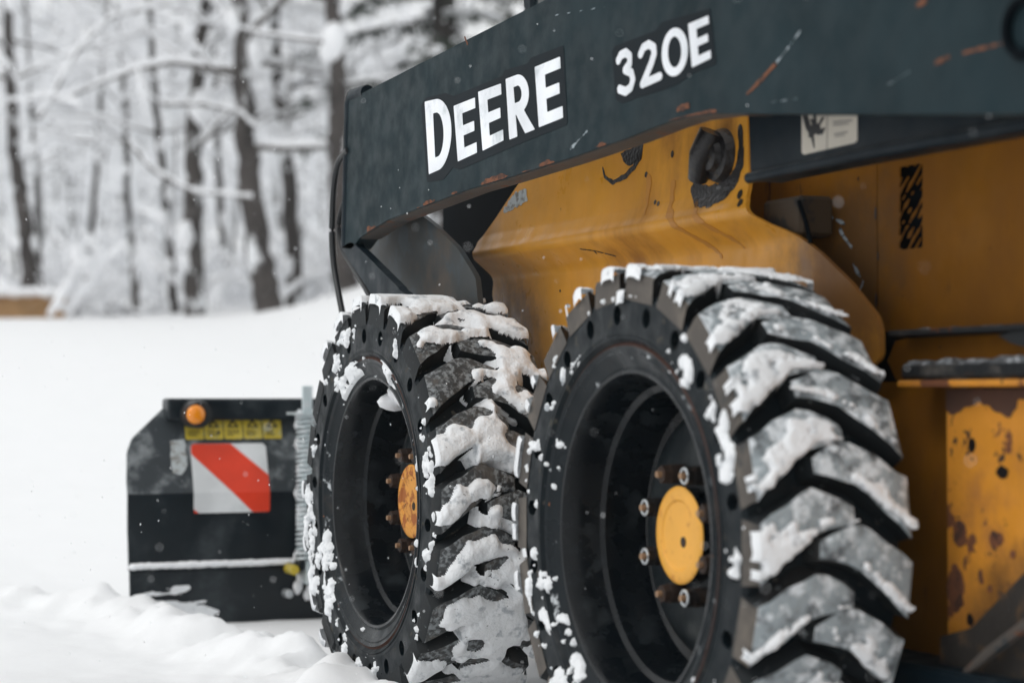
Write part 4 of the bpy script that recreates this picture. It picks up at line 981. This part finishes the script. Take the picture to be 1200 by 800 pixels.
# long snow laden boughs crossing in front of the trunks
bt = thing('fallen_bough', 'snow covered bough arching low across the dark trunks', 'branch', (0, 0, 0))
tb = MB(); sb = MB()
for pts, Y in (([(150, 165), (180, 200), (225, 225), (295, 232)], 14.4), ([(190, 122), (240, 122), (280, 132), (302, 152)], 14.5), ([(45, 140), (90, 60), (130, 20), (200, 5)], 15.2)):
    P = np.array([U(a, b, 'y', Y) for a, b in pts]); t = lin(0, 3, 20); Q = np.stack([np.interp(t, range(4), P[:, i]) for i in range(3)], -1)
    tb.tube(Q, lin(.022, .012, 20), 6); sb.tube(Q+np.array([0, 0, .02]), [.018+.014*math.sin(i*2.1)**2 for i in range(20)], 7)
tb.build('wood', M['twig'], bt, 60, kind='stuff'); sb.build('snow_layer', M['snow'], bt, 60, kind='stuff')

# evergreen at the top, behind the arm
rg = random.Random(12)
eb = U(520, 372, 'y', 15.0); ge = gz(eb[0], eb[1])
ev = thing('evergreen_tree', 'dark green conifer with snowy boughs showing above the lift arm', 'tree', (float(eb[0]), 15.0, ge))
tb = MB(); tb.tube([(0, 0, -.2), (0, 0, 3), (0, 0, 8)], [.14, .11, .04], 9, caps=False); tb.build('trunk', M['bark'], ev, 60)
nb = MB(); sb = MB(); bb = MB()
for i in range(64):
    z = 1.6+i*.095; a = i*2.4; L = max(.3, 1.55*(1-(z-1.5)/8.5))*rg.uniform(.8, 1.1)
    P = [np.array([0, 0, z])]; d = np.array([math.cos(a), math.sin(a), .12])
    for k in range(6): d = d+np.array([0, 0, -.10]); P.append(P[-1]+d*L/6)
    bb.tube(P, lin(.02, .006, 7), 5, caps=False)
    for k in range(1, 7):
        for s in (-1, 1):
            for q in range(3):
                base = P[k]*(1-q/3)+P[k-1]*(q/3); side = np.array([-math.sin(a)*s, math.cos(a)*s, 0]); ln_ = .34*(1.1-k/8)
                tip = base+(side+np.array([math.cos(a), math.sin(a), 0])*.6)*ln_+np.array([0, 0, -.08-rg.uniform(0, .05)])
                for e in range(9):
                    c0 = base+(tip-base)*(e/9); nd = np.array([rg.gauss(0, 1), rg.gauss(0, 1), rg.gauss(-.6, .8)]); nd /= np.linalg.norm(nd); w1 = np.cross(nd, (0, 0, 1))*.022
                    nb.add([c0-w1, c0+w1, c0+nd*.10], [(0, 1, 2)])
                if rg.random() < .45: clump(sb, base+(tip-base)*rg.uniform(.3, .8)+np.array([0, 0, .02]), rg.uniform(.035, .075), rg.randint(0, 999), (1.2, 1.2, .5), 6)
bb.build('branches', M['twig'], ev, 60, kind='stuff'); nb.build('needles', M['needle'], ev, 0, kind='stuff'); sb.build('bough_snow', M['snow'], ev, 60, kind='stuff')

# timber at the far left, snow on top
tp = U(20, 388, 'y', 15.6); g = gz(tp[0], 15.6)
tim = thing('timber_stack', 'orange brown timber planks lying under snow at the far left', 'timber', (float(tp[0]), 15.6, g))
pa = U(-40, 388, 'y', 15.6); pb_ = U(76, 388, 'y', 15.6); x0 = pa[0]-tp[0]; x1 = pb_[0]-tp[0]
zz = pa[2]-g-.04
zz = .0
for i, (hh, dx) in enumerate(((.075, 0), (.07, -.05), (.065, .02))):
    MB().box((x0-.8, .02*i, zz), (x1+dx, .3+.02*i, zz+hh-.006), bev=.006).build('plank', M['board'], tim, 0); zz += hh
sb = MB(); q = x0-.8
while q < x1: clump(sb, (q, .16, zz+.02), .10, int(q*100) % 97, (1.2, 1.8, .55), 10); q += .08
sb.build('snow_layer', M['snow'], tim, 60, kind='stuff')
# brush
bp = U(118, 378, 'y', 16.2); g = gz(bp[0], 16.2); bs = thing('brush_pile', 'low tangle of bare snowy twigs on the snow near the timber', 'brush', (float(bp[0]), 16.2, g))
tb = MB(); sb = MB(); rg = random.Random(3)
for _ in range(26): branch(tb, sb, (rg.uniform(-.35, .35), rg.uniform(-.2, .2), 0.0), (rg.gauss(0, 1), rg.gauss(0, .5), rg.uniform(.1, .6)), rg.uniform(.3, .6), .010, rg, 1, .9, 4, 3)
tb.build('twigs', M['twig'], bs, 60, kind='stuff'); sb.build('twig_snow', M['snow'], bs, 60, kind='stuff')

# ================================================================== FALLING SNOW
rg = random.Random(31); mb = MB(); OV = [(1, 0, 0), (-1, 0, 0), (0, 1, 0), (0, -1, 0), (0, 0, 1), (0, 0, -1)]
OF = [(0, 2, 4), (2, 1, 4), (1, 3, 4), (3, 0, 4), (2, 0, 5), (1, 2, 5), (3, 1, 5), (0, 3, 5)]
for _ in range(12000):
    p = np.array([rg.uniform(-2.6, 3.2), rg.uniform(-2.4, 7), rg.uniform(.05, 2.3)])
    if np.linalg.norm(p-CAM) < 1.9: continue
    if .0 < p[0] < 1.2 and -1.3 < p[1] < 1.65: 
        if p[0] > .09: continue
    s = rg.uniform(.0007, .0017); st = rg.uniform(1, 1.8); tl_ = rg.uniform(-.5, .5)
    mb.add([p+np.array([v[0]*s+v[2]*s*tl_*st*.6, v[1]*s, v[2]*s*st]) for v in OV], OF)
mb.build('falling_snow', M['flake'], None, 60, kind='stuff', label='snowflakes drifting down in front of the machine and wood', category='snowflakes')

# ================================================================== HAZE
HAZE = .0009
if HAZE:
    lo, hi = (-60, -40, -1.6), (95, 112, 15)
    m = bpy.data.materials.new('haze'); m.use_nodes = True; n = m.node_tree; n.nodes.clear()
    pv_ = n.nodes.new('ShaderNodeVolumePrincipled'); pv_.inputs['Density'].default_value = HAZE; pv_.inputs['Color'].default_value = (.93, .96, .98, 1)
    o_ = n.nodes.new('ShaderNodeOutputMaterial'); n.links.new(pv_.outputs[0], o_.inputs['Volume'])
    hz = MB().box(lo, hi).build('haze', m, None, 0, kind='stuff', label='thin cold haze and fine snow in the air', category='haze')
